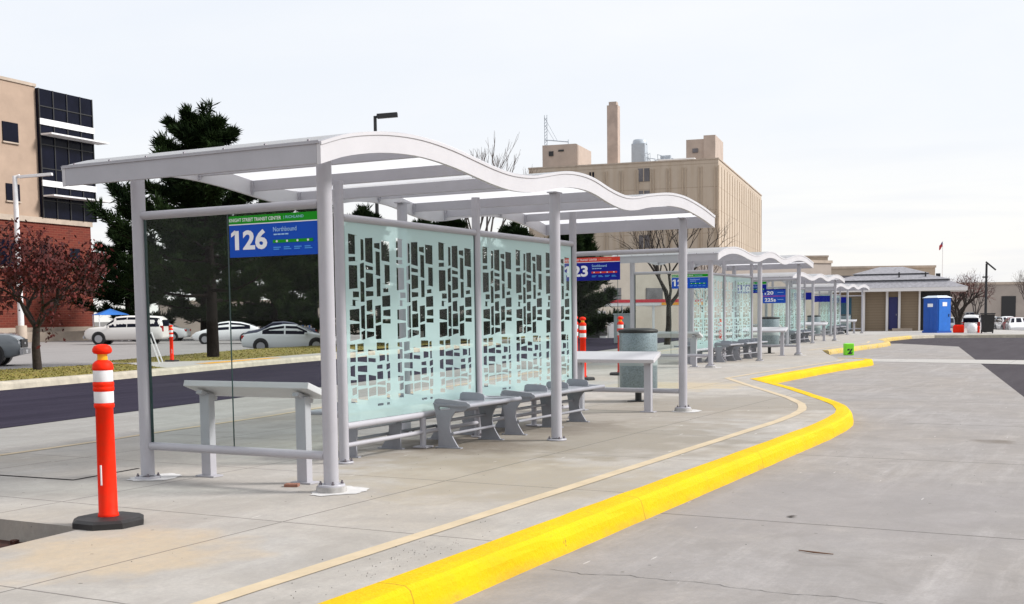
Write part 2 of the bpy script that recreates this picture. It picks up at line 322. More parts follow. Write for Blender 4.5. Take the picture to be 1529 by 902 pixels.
# ------------------------------------------------------------------ mesh helpers
class MB:
    def __init__(s): s.v = []; s.f = []; s.sm = []
    def add(s, vs, fs, smooth=False):
        o = len(s.v); s.v += [tuple(v) for v in vs]
        for f in fs: s.f.append([i + o for i in f]); s.sm.append(smooth)
        return s
    def box(s, c, d, rot=None, bev=0.0):
        x, y, z = (k / 2 for k in d)
        if bev > 0:
            b = min(bev, x * .9, y * .9, z * .9)
            bm = bmesh.new(); bmesh.ops.create_cube(bm, size=1.0, matrix=Matrix.Diagonal((d[0], d[1], d[2], 1)))
            bmesh.ops.bevel(bm, geom=bm.edges[:], offset=b, segments=2, affect='EDGES', profile=0.6)
            vs = [v.co.copy() for v in bm.verts]; bm.verts.index_update(); fs = [[v.index for v in f.verts] for f in bm.faces]; bm.free()
        else:
            vs = [Vector((a * x, b * y, g * z)) for a in (-1, 1) for b in (-1, 1) for g in (-1, 1)]
            fs = [(0, 1, 3, 2), (4, 6, 7, 5), (0, 4, 5, 1), (2, 3, 7, 6), (0, 2, 6, 4), (1, 5, 7, 3)]
        if rot is not None: vs = [rot @ v for v in vs]
        return s.add([v + Vector(c) for v in vs], fs)
    def tube(s, pts, r, n=12, caps=True, smooth=True):
        pts = [Vector(p) for p in pts]; rs = r if isinstance(r, (list, tuple)) else [r] * len(pts)
        vs = []; up = None
        for i, p in enumerate(pts):
            if i == 0: t = pts[1] - p
            elif i == len(pts) - 1: t = p - pts[i - 1]
            else: t = (pts[i + 1] - p).normalized() + (p - pts[i - 1]).normalized()
            t.normalize()
            if up is None: up = Vector((0, 0, 1)) if abs(t.z) < .9 else Vector((1, 0, 0))
            a = t.cross(up)
            if a.length < 1e-4: a = t.orthogonal()
            a.normalize(); b = a.cross(t).normalized(); up = b
            for k in range(n):
                q = 2 * math.pi * k / n
                vs.append(p + (a * math.cos(q) + b * math.sin(q)) * rs[i])
        fs = [(i * n + k, i * n + (k + 1) % n, (i + 1) * n + (k + 1) % n, (i + 1) * n + k) for i in range(len(pts) - 1) for k in range(n)]
        s.add(vs, fs, smooth)
        if caps:
            m = len(pts) - 1
            s.add(vs[:n], [list(range(n))[::-1]]); s.add(vs[m * n:], [list(range(n))])
        return s
    def lathe(s, prof, c=(0, 0, 0), n=24, smooth=True):
        vs = []
        for (r, z) in prof:
            for k in range(n):
                q = 2 * math.pi * k / n
                vs.append((c[0] + r * math.cos(q), c[1] + r * math.sin(q), c[2] + z))
        fs = [(i * n + k, i * n + (k + 1) % n, (i + 1) * n + (k + 1) % n, (i + 1) * n + k) for i in range(len(prof) - 1) for k in range(n)]
        s.add(vs, fs, smooth)
        s.add(vs[:n], [list(range(n))[::-1]]); s.add(vs[-n:], [list(range(n))])
        return s
    def prism(s, pts, holes, fn, t0, t1):
        """outline pts (2D) with holes, extruded from t0 to t1; fn(u, v, t) -> 3D"""
        loops = [pts] + list(holes); flat = [p for l in loops for p in l]
        tri = tessellate_polygon([[Vector((p[0], p[1], 0)) for p in l] for l in loops])
        n = len(flat)
        vs = [fn(p[0], p[1], t0) for p in flat] + [fn(p[0], p[1], t1) for p in flat]
        fs = [tuple(t) for t in tri] + [tuple(i + n for i in reversed(t)) for t in tri]
        o = 0
        for l in loops:
            k = len(l)
            for i in range(k):
                a, b = o + i, o + (i + 1) % k
                fs.append((a, b, b + n, a + n))
            o += k
        return s.add(vs, fs)
    def sheet(s, pts, z):
        tri = tessellate_polygon([[Vector((p[0], p[1], 0)) for p in pts]])
        return s.add([(p[0], p[1], z) for p in pts], [tuple(t) for t in tri])
    def build(s, name, m, parent=None, loc=None, recalc=True):
        me = bpy.data.meshes.new(name); me.from_pydata(s.v, [], s.f)
        me.polygons.foreach_set('use_smooth', s.sm)
        if recalc:
            bm = bmesh.new(); bm.from_mesh(me); bmesh.ops.recalc_face_normals(bm, faces=bm.faces[:]); bm.to_mesh(me); bm.free()
        me.materials.append(m); me.update()
        o = bpy.data.objects.new(name, me); COL.objects.link(o)
        if parent is not None: o.parent = parent
        if loc is not None: o.location = loc
        return o

def thing(name, label, cat, loc=(0, 0, 0), rz=0.0, group=None, kind=None):
    o = bpy.data.objects.new(name, None); COL.objects.link(o); o.empty_display_size = 0.2
    o.location = loc; o.rotation_euler = (0, 0, rz)
    return tag(o, label, cat, group, kind)
def tag(o, label=None, cat=None, group=None, kind=None):
    if label: o['label'] = label
    if cat: o['category'] = cat
    if group: o['group'] = group
    if kind: o['kind'] = kind
    return o
def struct(o): o['kind'] = 'structure'; return o
def copy_tree(o, parent=None):
    c = o.copy(); COL.objects.link(c)
    if parent is not None: c.parent = parent
    for ch in o.children: copy_tree(ch, c)
    return c
def dup(o, loc, rz=None, label=None, group=None, scale=None):
    c = copy_tree(o); c.location = loc
    if rz is not None: c.rotation_euler = (0, 0, rz)
    if label: c['label'] = label
    if group: c['group'] = group
    if scale: c.scale = scale
    return c

def text_part(name, body, m, parent, mtx, width, height, bold=0.0, flag=False):
    cu = bpy.data.curves.new('lettering', 'FONT'); cu.body = body; cu.size = 1.0; cu.offset = bold; cu.extrude = 0.0; cu.resolution_u = 3
    ob = bpy.data.objects.new('lettering', cu); COL.objects.link(ob)
    dg = bpy.context.evaluated_depsgraph_get(); dg.update()
    me = bpy.data.meshes.new_from_object(ob.evaluated_get(dg)); bpy.data.objects.remove(ob)
    xs = [v.co.x for v in me.vertices]; ys = [v.co.y for v in me.vertices]
    x0, x1, y0, y1 = min(xs), max(xs), min(ys), max(ys)
    for v in me.vertices:
        p = Vector(((v.co.x - x0) / (x1 - x0) * width, (v.co.y - y0) / (y1 - y0) * height, 0))
        v.co = mtx @ p
    if flag:        # the slanted flag of a leading figure 1
        h = height; bm = bmesh.new(); bm.from_mesh(me)
        bm.faces.new([bm.verts.new(mtx @ Vector(q)) for q in ((-.24*h, .66*h, 0), (.03*h, .80*h, 0), (.03*h, h, 0), (-.02*h, h, 0), (-.24*h, .85*h, 0))]); bm.to_mesh(me); bm.free()
    me.materials.clear(); me.materials.append(m)
    o = bpy.data.objects.new(name, me); COL.objects.link(o); o.parent = parent
    return o

def interp(tab, x):
    """smooth (Catmull-Rom / Hermite) curve through a table"""
    n = len(tab)
    if x <= tab[0][0]: i = 0
    elif x >= tab[-1][0]: i = n - 2
    else: i = max(k for k in range(n - 1) if tab[k][0] <= x)
    (x0, y0), (x1, y1) = tab[i], tab[i + 1]
    def slope(k):
        a = max(k - 1, 0); b = min(k + 1, n - 1)
        return (tab[b][1] - tab[a][1]) / (tab[b][0] - tab[a][0])
    h = x1 - x0; t = (x - x0) / h
    return (2*t**3 - 3*t*t + 1) * y0 + (t**3 - 2*t*t + t) * h * slope(i) + (-2*t**3 + 3*t*t) * y1 + (t**3 - t*t) * h * slope(i + 1)

# ------------------------------------------------------------------ camera, light, sky
cam = bpy.data.cameras.new('camera'); co = bpy.data.objects.new('camera', cam); COL.objects.link(co)
yaw, pitch, roll = 0.4891, -0.0764, -0.0121
F = Vector((math.cos(yaw) * math.cos(pitch), math.sin(yaw) * math.cos(pitch), math.sin(pitch)))
Rt = Vector((math.sin(yaw), -math.cos(yaw), 0)); Up = Rt.cross(F)
R2 = Rt * math.cos(roll) + Up * math.sin(roll); U2 = -Rt * math.sin(roll) + Up * math.cos(roll)
mw = Matrix((R2, U2, -F)).transposed().to_4x4(); mw.translation = (-7.1276, -5.3629, 1.32)
co.matrix_world = mw
cam.sensor_width = 36; cam.lens = 36 * 1738.3 / 1529; cam.shift_y = 154.18 / 1529; cam.clip_end = 4000; cam.clip_start = 0.05
scn.camera = co

SUN_EL, SUN_AZ = R(38), R(-62)          # azimuth measured from +X
sd = Vector((math.cos(SUN_EL) * math.cos(SUN_AZ), math.cos(SUN_EL) * math.sin(SUN_AZ), math.sin(SUN_EL)))
sl = bpy.data.lights.new('sun', 'SUN'); sl.energy = 2.75; sl.angle = R(14); sl.color = (1.0, 0.965, 0.92)
so = bpy.data.objects.new('sun', sl); COL.objects.link(so)
so.rotation_euler = (-sd).to_track_quat('-Z', 'Y').to_euler()

w = bpy.data.worlds.new('World'); scn.world = w; w.use_nodes = True
N, L = w.node_tree.nodes, w.node_tree.links; N.clear()
out = N.new('ShaderNodeOutputWorld'); bg = N.new('ShaderNodeBackground'); bg.inputs['Strength'].default_value = 0.1
sky = N.new('ShaderNodeTexSky'); sky.sky_type = 'NISHITA'; sky.sun_disc = False
sky.sun_elevation = SUN_EL; sky.sun_rotation = math.atan2(sd.x, sd.y); sky.dust_density = 2.5
tc = N.new('ShaderNodeTexCoord')
mp = N.new('ShaderNodeMapping'); mp.inputs['Scale'].default_value = (1.0, 1.0, 3.6); L.new(tc.outputs['Generated'], mp.inputs['Vector'])
cl = noise(N, L, mp.outputs[0], 2.4, 7, 0.55, 0.30, 0.66, 0.35)
sxyz = N.new('ShaderNodeSeparateXYZ'); L.new(tc.outputs['Generated'], sxyz.inputs[0])
low = N.new('ShaderNodeMapRange'); low.inputs[1].default_value = 0.0; low.inputs[2].default_value = 0.16; L.new(sxyz.outputs[2], low.inputs[0])
cloud = mixc(N, L, cl, (6.0, 6.25, 6.65), (6.5, 6.6, 6.75))
mp2 = N.new('ShaderNodeMapping'); mp2.inputs['Scale'].default_value = (1.2, 1.2, 16.0); L.new(tc.outputs['Generated'], mp2.inputs['Vector'])
st = noise(N, L, mp2.outputs[0], 2.6, 6, 0.55, 0.48, 0.68, 0.3)
horizon = mixc(N, L, st, (6.95, 6.8, 6.5), (5.9, 5.95, 6.2))
cloud2 = mixc(N, L, low.outputs[0], horizon, cloud)
cover = mixc(N, L, 0.93, sky.outputs[0], cloud2)
L.new(cover, bg.inputs['Color']); L.new(bg.outputs[0], out.inputs[0])
scn.view_settings.view_transform = 'Standard'; scn.view_settings.look = 'None'
scn.view_settings.exposure = 0.62; scn.view_settings.gamma = 1.0
scn.cycles.max_bounces = 8; scn.cycles.transparent_max_bounces = 24; scn.cycles.caustics_reflective = False; scn.cycles.caustics_refractive = False

# ------------------------------------------------------------------ ground, roads, platform
def gplane(name, pts, z, m): return struct(MB().sheet(pts, z).build(name, m))
gplane('ground', [(-1500, -1500), (2500, -1500), (2500, 2500), (-1500, 2500)], -1.35, M['ground'])
gplane('roadway', [(-60, -90), (62.5, -90), (62.5, 13.2), (-60, 16)], -0.162, M['asphalt_right'])
RP = [(-60, -18.0), (14.4, -3.77), (43.9, 0.92), (48.5, 4.0), (48.5, 8.0), (-60, 4.0)]
gplane('bus_lane', RP, -0.154, M['road'])
gplane('crosswalk', [(27.2, 3.0), (28.3, 1.27), (26.6, -5), (24.2, -14), (28.2, -14), (29.9, -5), (30.4, 1.65), (30.2, 3.4)], -0.149, M['pale_concrete'])
gplane('parking_lot', [(-40, 16), (12, 18.0), (26, 20), (62.5, 22), (150, 40), (170, 190), (-60, 190)], -0.30, M['asphalt_lot'])
gplane('back_lot', [(62.5, -70), (240, -70), (240, 60), (62.5, 22)], -0.80, M['asphalt_lot'])
gplane('left_lane_pad', [(-40, 2.0), (0, 5), (62, 15.2), (62, 18.4), (20, 11.25), (-40, 1.4)][:2] + [(62, 15.0), (62, 18.2), (-40, 1.2)], -0.156, M['road_left'])
gplane('asphalt_lane', [(-40, 1.25), (3.7, 8.5), (10.8, 9.66), (62, 18.3), (62, 26.6), (21.8, 19.0), (13, 16.9), (9.9, 16.25), (-40, 5.5)], -0.151, M['asphalt_new'])

right_edge = [(-12, -2.07), (6.4, -2.07), (7.5, -2.03), (8.3, -1.95), (8.9, -1.83), (9.6, -1.63), (10.4, -1.30), (11.4, -0.83), (13.35, 0.09), (15.85, 1.42)]
kerb2 = [(15.85, 1.42), (18, 1.40), (22.4, 1.33), (25.6, 1.12), (26.3, 1.2), (26.7, 1.6), (26.8, 2.1)]
ramp = [(26.8, 2.1), (30.4, 3.2), (33.8, 4.15)]
kerb3 = [(33.8, 4.15), (38, 4.10), (43.5, 4.00), (45.5, 4.15), (47.5, 4.6), (50, 5.3), (54, 5.6), (59, 5.4), (61.0, 4.4), (61.5, 2), (61.2, -6), (58, -22)]
PIT = [(-1.89, 5.05), (-1.90, 0.53), (-2.6, 0.465), (-12, -0.25)]
left_edge = [(62.5, 14.9), (40, 11.2), (20, 7.9), (9, 6.0), (5.2, 5.42), (3.0, 5.2), (0.6, 5.0)]
# kerb occupies the outer 0.2 m: platform slab runs to the inner kerb line
plat = right_edge + kerb2[1:] + ramp[1:] + kerb3[1:] + [(62.5, -22), (62.5, 14.9)] + left_edge[1:] + PIT
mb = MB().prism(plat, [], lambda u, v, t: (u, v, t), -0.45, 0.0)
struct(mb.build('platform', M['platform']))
gplane('soil_bed', [(-14, -1.0), (-1.5, -1.0), (-1.5, 6), (-14, 6)], -0.142, M['soil'])
far_walk = [(62.0, -60), (67.5, -60), (72.5, 0), (86, 6), (92, 20), (62.0, 20)]
struct(MB().prism(far_walk, [], lambda u, v, t: (u, v, t), -0.9, 0.006).build('far_pavement', M['pale_concrete']))
# soil clods in the dug-out corner
cm = MB(); rs = random.Random(3)
for i in range(420):
    x, y = rs.uniform(-5.5, -1.95), rs.uniform(0.5, 3.2); r = rs.uniform(0.008, 0.045)
    ph = rs.uniform(0, 6)
    vs = [Vector((x + r * math.cos(a + ph) * rs.uniform(.7, 1.2), y + r * math.sin(a + ph) * rs.uniform(.7, 1.2), -0.142 + h)) for h, k in ((0, 1), (r * .7, .7)) for a in (0, 1.26, 2.5, 3.8, 5.0)]
    cm.add(vs, [(0, 1, 6, 5), (1, 2, 7, 6), (2, 3, 8, 7), (3, 4, 9, 8), (4, 0, 5, 9), (5, 6, 7, 8, 9)])
tag(cm.build('soil_clods', M['soil']), 'loose reddish brown soil clods in the dug-out corner of the pavement', 'soil', kind='stuff')

def sweep_kerb(name, path, m, width=0.2, drop=0.165, side=-1, rise=0.004):
    """kerb with a rounded arris and slightly battered face swept along an inner line; side -1 = to the right of travel"""
    P = [Vector((p[0], p[1], 0)) for p in path]; pr = []
    # resample so paint wobble and curves stay smooth
    Q = [P[0]]
    for a, b in zip(P, P[1:]):
        n = max(1, int((b - a).length / 0.35))
        for k in range(1, n + 1): Q.append(a.lerp(b, k / n))
    rr = random.Random(len(Q)); prof0 = [(0, rise), (width * .55, rise + .003), (width * .86, rise - .001), (width * .98, rise - .022), (width + .012, rise - .06), (width + .032, -drop + .012), (width + .055, -drop)]
    vs = []; n = len(prof0)
    for i, p in enumerate(Q):
        t = (Q[min(i + 1, len(Q) - 1)] - Q[max(i - 1, 0)]).normalized()
        nrm = Vector((t.y, -t.x, 0)) * (-side)
        for j, (d, z) in enumerate(prof0):
            jit = rr.uniform(-.004, .004) if 0 < j < n - 1 else (rr.uniform(-.008, .012) if j == n - 1 else rr.uniform(-.006, .006))
            vs.append(p + nrm * (d + jit) + Vector((0, 0, z + (rr.uniform(-.002, .002) if j < n - 2 else 0))))
    fs = [(i * n + j, i * n + j + 1, (i + 1) * n + j + 1, (i + 1) * n + j) for i in range(len(Q) - 1) for j in range(n - 1)]
    mbk = MB(); mbk.add(vs, fs, False)
    mbk.add(vs[:n], [list(range(n))]); mbk.add(vs[-n:], [list(range(n))])
    return struct(mbk.build(name, m))
sweep_kerb('kerb', right_edge, M['yellow_kerb'])
sweep_kerb('kerb', kerb2, M['yellow_kerb'], width=0.2)
sweep_kerb('kerb', kerb3[:8], M['faded_kerb'], width=0.22)
sweep_kerb('kerb', kerb3[7:], M['kerb'], width=0.22)

def strip(name, path, wd, z, m):
    P = [Vector((p[0], p[1], 0)) for p in path]; Q = [P[0]]
    for a, b in zip(P, P[1:]):
        n = max(1, int((b - a).length / 0.5))
        for k in range(1, n + 1): Q.append(a.lerp(b, k / n))
    rr = random.Random(5); vs = []
    for i, p in enumerate(Q):
        t = (Q[min(i + 1, len(Q) - 1)] - Q[max(i - 1, 0)]).normalized(); nn = Vector((t.y, -t.x, 0))
        a, b = wd / 2 + rr.uniform(-.004, .004), wd / 2 + rr.uniform(-.004, .004)
        vs += [p + nn * a + Vector((0, 0, z)), p - nn * b + Vector((0, 0, z))]
    return struct(MB().add(vs, [(2 * i, 2 * i + 1, 2 * i + 3, 2 * i + 2) for i in range(len(Q) - 1)]).build(name, m))
strip('pavement_line', [(-12, -1.6), (6.9, -1.57), (7.9, -1.52), (8.6, -1.44), (9.1, -1.33), (9.7, -1.16), (10.8, -.70), (12.4, .12), (13.9, .90), (15.5, 1.70), (15.95, 1.93), (18, 1.92), (24.8, 1.62), (26.0, 1.75)], 0.115, 0.004, M['beige_line'])
strip('pavement_line', [(-1.8, 4.40), (0.6, 4.55), (2, 4.65), (3.1, 4.78), (5.2, 4.98), (9, 5.6), (20, 7.45), (40, 10.75)], 0.10, 0.004, M['beige_line'])
strip('pavement_line', [(33.9, 4.65), (43.5, 4.5), (47, 5.1)], 0.115, 0.004, M['beige_line'])

# patched square round an access cover
struct(MB().sheet([(.47, 3.74), (.44, 2.44), (-.36, 2.38), (-.42, 3.66)], .0035).build('patch_joint', M['asphalt_right']))
struct(MB().sheet([(.458, 3.728), (.428, 2.452), (-.348, 2.392), (-.408, 3.648)], .007).build('pavement_patch', M['platform']))

# left: kerb, grass island, driveway apron with a yellow tactile strip
gedge = [(-40, 5.6), (9.9, 16.35), (13, 16.95), (21.8, 19.1), (62, 26.7)]
sweep_kerb('kerb', [(x, y + .3) for x, y in gedge], M['kerb'], width=0.34, drop=0.16, side=-1, rise=0.02)
isl = [(-40, 5.9), (9.8, 16.62), (13, 17.25), (16.9, 18.2), (19.2, 22.4), (14.5, 22.6), (-40, 15)]
struct(MB().sheet(isl, 0.0).build('grass_island', M['grass']))
isl2 = [(22.2, 20.6), (40, 24.3), (62, 28.0), (62, 32.0), (33, 29.2), (20.2, 24.6), (19.4, 22.6)]
struct(MB().sheet(isl2, 0.0).build('grass_island', M['grass']))
struct(MB().prism([(16.9, 18.2), (21.8, 19.42), (30, 21.0), (30, 22.2), (22.2, 20.6), (19.4, 22.6), (19.2, 22.4)], [], lambda u, v, t: (u, v, t), -.3, 0.004).build('driveway_apron', M['pale_concrete']))
struct(MB().sheet([(19.5, 19.05), (24.2, 20.1), (24.0, 20.6), (19.4, 19.6)], 0.009).build('tactile_strip', M['yellow_plastic']))
gb = MB(); rg = random.Random(11)
def in_poly(x, y, P):
    c = False; j = len(P) - 1
    for i in range(len(P)):
        if (P[i][1] > y) != (P[j][1] > y) and x < (P[j][0] - P[i][0]) * (y - P[i][1]) / (P[j][1] - P[i][1]) + P[i][0]: c = not c
        j = i
    return c
for P, (xa, xb, ya, yb), cnt in ((isl, (4, 19, 15, 22.6), 9000), (isl2, (19.5, 45, 20.6, 30), 9000)):
    for i in range(cnt):
        x, y = rg.uniform(xa, xb), rg.uniform(ya, yb)
        if not in_poly(x, y, P): continue
        h = rg.uniform(.012, .04); a = rg.uniform(0, 6.28); wd = rg.uniform(.012, .03)
        d = Vector((math.cos(a), math.sin(a), 0)) * wd; e = Vector((rg.uniform(-.05, .05), rg.uniform(-.05, .05), h))
        p = Vector((x, y, 0)); gb.add([p - d, p + d, p + e], [(0, 1, 2)])
tag(gb.build('grass_blades', M['grass_blade'], recalc=False), 'short dry yellowed grass on the kerbed island beside the dark lane', 'grass', kind='stuff')

# ------------------------------------------------------------------ bus shelter
SL, SW, CC = 3.95, 1.90, 1.465
WAVE = [(-.47, 2.548), (-.17, 2.635), (.23, 2.705), (.6, 2.738), (.95, 2.742), (1.35, 2.716), (1.7, 2.675), (2.05, 2.635), (2.4, 2.615), (2.8, 2.635), (3.15, 2.69), (3.5, 2.745), (3.85, 2.765),
        (4.2, 2.748), (4.7, 2.67), (5.1, 2.64), (5.45, 2.665), (5.75, 2.712), (6.4, 2.785), (6.8, 2.80), (7.15, 2.787), (7.75, 2.72), (8.3, 2.625)]
X0, X1, YF, YB, FD = -.47, 8.25, -.33, 2.24, 0.15
def zw(x): return interp(WAVE, x)
def wave_plate(y0, y1, dz_top, dz_bot, x0, x1, n=72):
    mb = MB(); vs = []
    for i in range(n + 1):
        x = x0 + (x1 - x0) * i / n; z = zw(x)
        vs += [(x, y0, z + dz_top), (x, y1, z + dz_top), (x, y1, z + dz_bot), (x, y0, z + dz_bot)]
    fs = []
    for i in range(n):
        for k in range(4): fs.append((4*i + k, 4*i + (k + 1) % 4, 4*i + 4 + (k + 1) % 4, 4*i + 4 + k))
    mb.add(vs, fs, False); mb.add(vs[:4], [(0, 1, 2, 3)]); mb.add(vs[-4:], [(0, 1, 2, 3)])
    return mb

def frit_film(x0, w_, z0, z1, y, seed):
    """printed film: one 'tile' of clear skewed blocks repeated three times across the pane; built column by column round the clear blocks"""
    rr = random.Random(seed); tw = w_ / 3; cols = []; x = tw * .07
    for cw in (.145, .06, .115, .09, .13):
        cols.append((x, cw)); x += cw + .024
    k = tw * .88 / (x - tw * .07); cols = [(tw * .07 + (cx - tw * .07) * k, cw * k) for cx, cw in cols]
    zm = z0 + (z1 - z0) * .40
    def block_cols(cols, za, zb, hmin, hmax, small, skip, first):
        out = []
        for (cx, cw) in cols:
            z = zb - rr.uniform(0, first); hs = []
            while True:
                h = rr.uniform(hmin, hmax) if rr.random() > small else rr.uniform(.03, .06)
                if z - h < za:
                    h = z - za
                    if h < .035: break
                l, r_ = cx, cx + cw
                if rr.random() < .35: l += cw * rr.uniform(.0, .4)
                if rr.random() < .25: r_ -= cw * rr.uniform(.0, .4)
                a, b = rr.uniform(-.009, .009), rr.uniform(-.009, .009)
                if rr.random() > skip: hs.append((l, r_, z + a, z - a, z - h + b, z - h - b))
                z -= h + rr.uniform(.020, .036)
            out.append((cx, cw, hs))
        return out
    order = [cols[3], cols[0], cols[2], cols[4], cols[1]]; x = tw * .06; low = []
    for (_, cw) in order: low.append((x, cw)); x += cw + .02 * k
    zones = [(zm, z1, block_cols(cols, zm + .02, z1 - .09, .09, .23, .28, .04, .11)), (z0, zm, block_cols(low, z0 + .17, zm - .005, .045, .105, .15, .12, .02))]
    zq = z0 + .115
    for (cx, cw, hs) in zones[1][2]:
        if rr.random() < .55: hs.append((cx, cx + cw * .7, zq + .022, zq + .024, zq, zq + .002))
    mb = MB(); q = lambda pts: mb.add([(x0 + u, y, v) for u, v in pts], [(0, 1, 2, 3)])
    for t in range(3):
        ox = t * tw
        for (za, zb, tile) in zones:
            prev = 0
            for (cx, cw, hs) in tile:
                q([(ox + prev, za), (ox + cx, za), (ox + cx, zb), (ox + prev, zb)]); prev = cx + cw
                L_, R_ = ox + cx, ox + cx + cw; top = (zb, zb)
                for (l, r_, zlt, zrt, zlb, zrb) in hs:
                    q([(L_, zlt), (R_, zrt), (R_, top[1]), (L_, top[0])])
                    if l > cx + 1e-5: q([(L_, zlb), (ox + l, zlb), (ox + l, zlt), (L_, zlt)])
                    if r_ < cx + cw - 1e-5: q([(ox + r_, zrb), (R_, zrb), (R_, zrt), (ox + r_, zrt)])
                    top = (zlb, zrb)
                q([(L_, za), (R_, za), (R_, top[1]), (L_, top[0])])
            q([(ox + prev, za), (ox + tw, za), (ox + tw, zb), (ox + prev, zb)])
    return mb

def base_plate(parent, x, y, collar=True, r=.105, square=False):
    h0 = 0.045 if collar else 0.004
    if collar:
        g = MB().lathe([(r * 1.12, -.02), (r * 1.13, .01), (r * 1.08, .045)], (x, y, 0), 20); g.build('grout_collar', M['grout'], parent)
    b = MB().lathe([(r, h0), (r, h0 + .012), (r * .97, h0 + .015)], (x, y, 0), 24); b.build('base_plate', M['steel'], parent)
    for k in range(4):
        a = math.pi / 4 + k * math.pi / 2
        MB().lathe([(.012, 0), (.012, .012), (.007, .016), (.007, .026)], (x + r * .78 * math.cos(a), y + r * .78 * math.sin(a), h0 + .015), 6, False).build('bolt', M['bolt'], parent)
def grout_patch(parent, x, y, rx, ry, seed):
    rr = random.Random(seed); n = 34
    ph = [rr.uniform(0, 6.28) for _ in range(4)]
    pts = []
    for k in range(n):
        a = 2 * math.pi * k / n; d = 1 + .07 * math.sin(3 * a + ph[0]) + .05 * math.sin(5 * a + ph[1]) + .05 * math.sin(11 * a + ph[2]) + rr.uniform(-.05, .05)
        pts.append((x + rx * d * math.cos(a), y + ry * d * math.sin(a)))
    MB().sheet(pts, 0.004).build('grout_patch', M['grout_white'], parent)

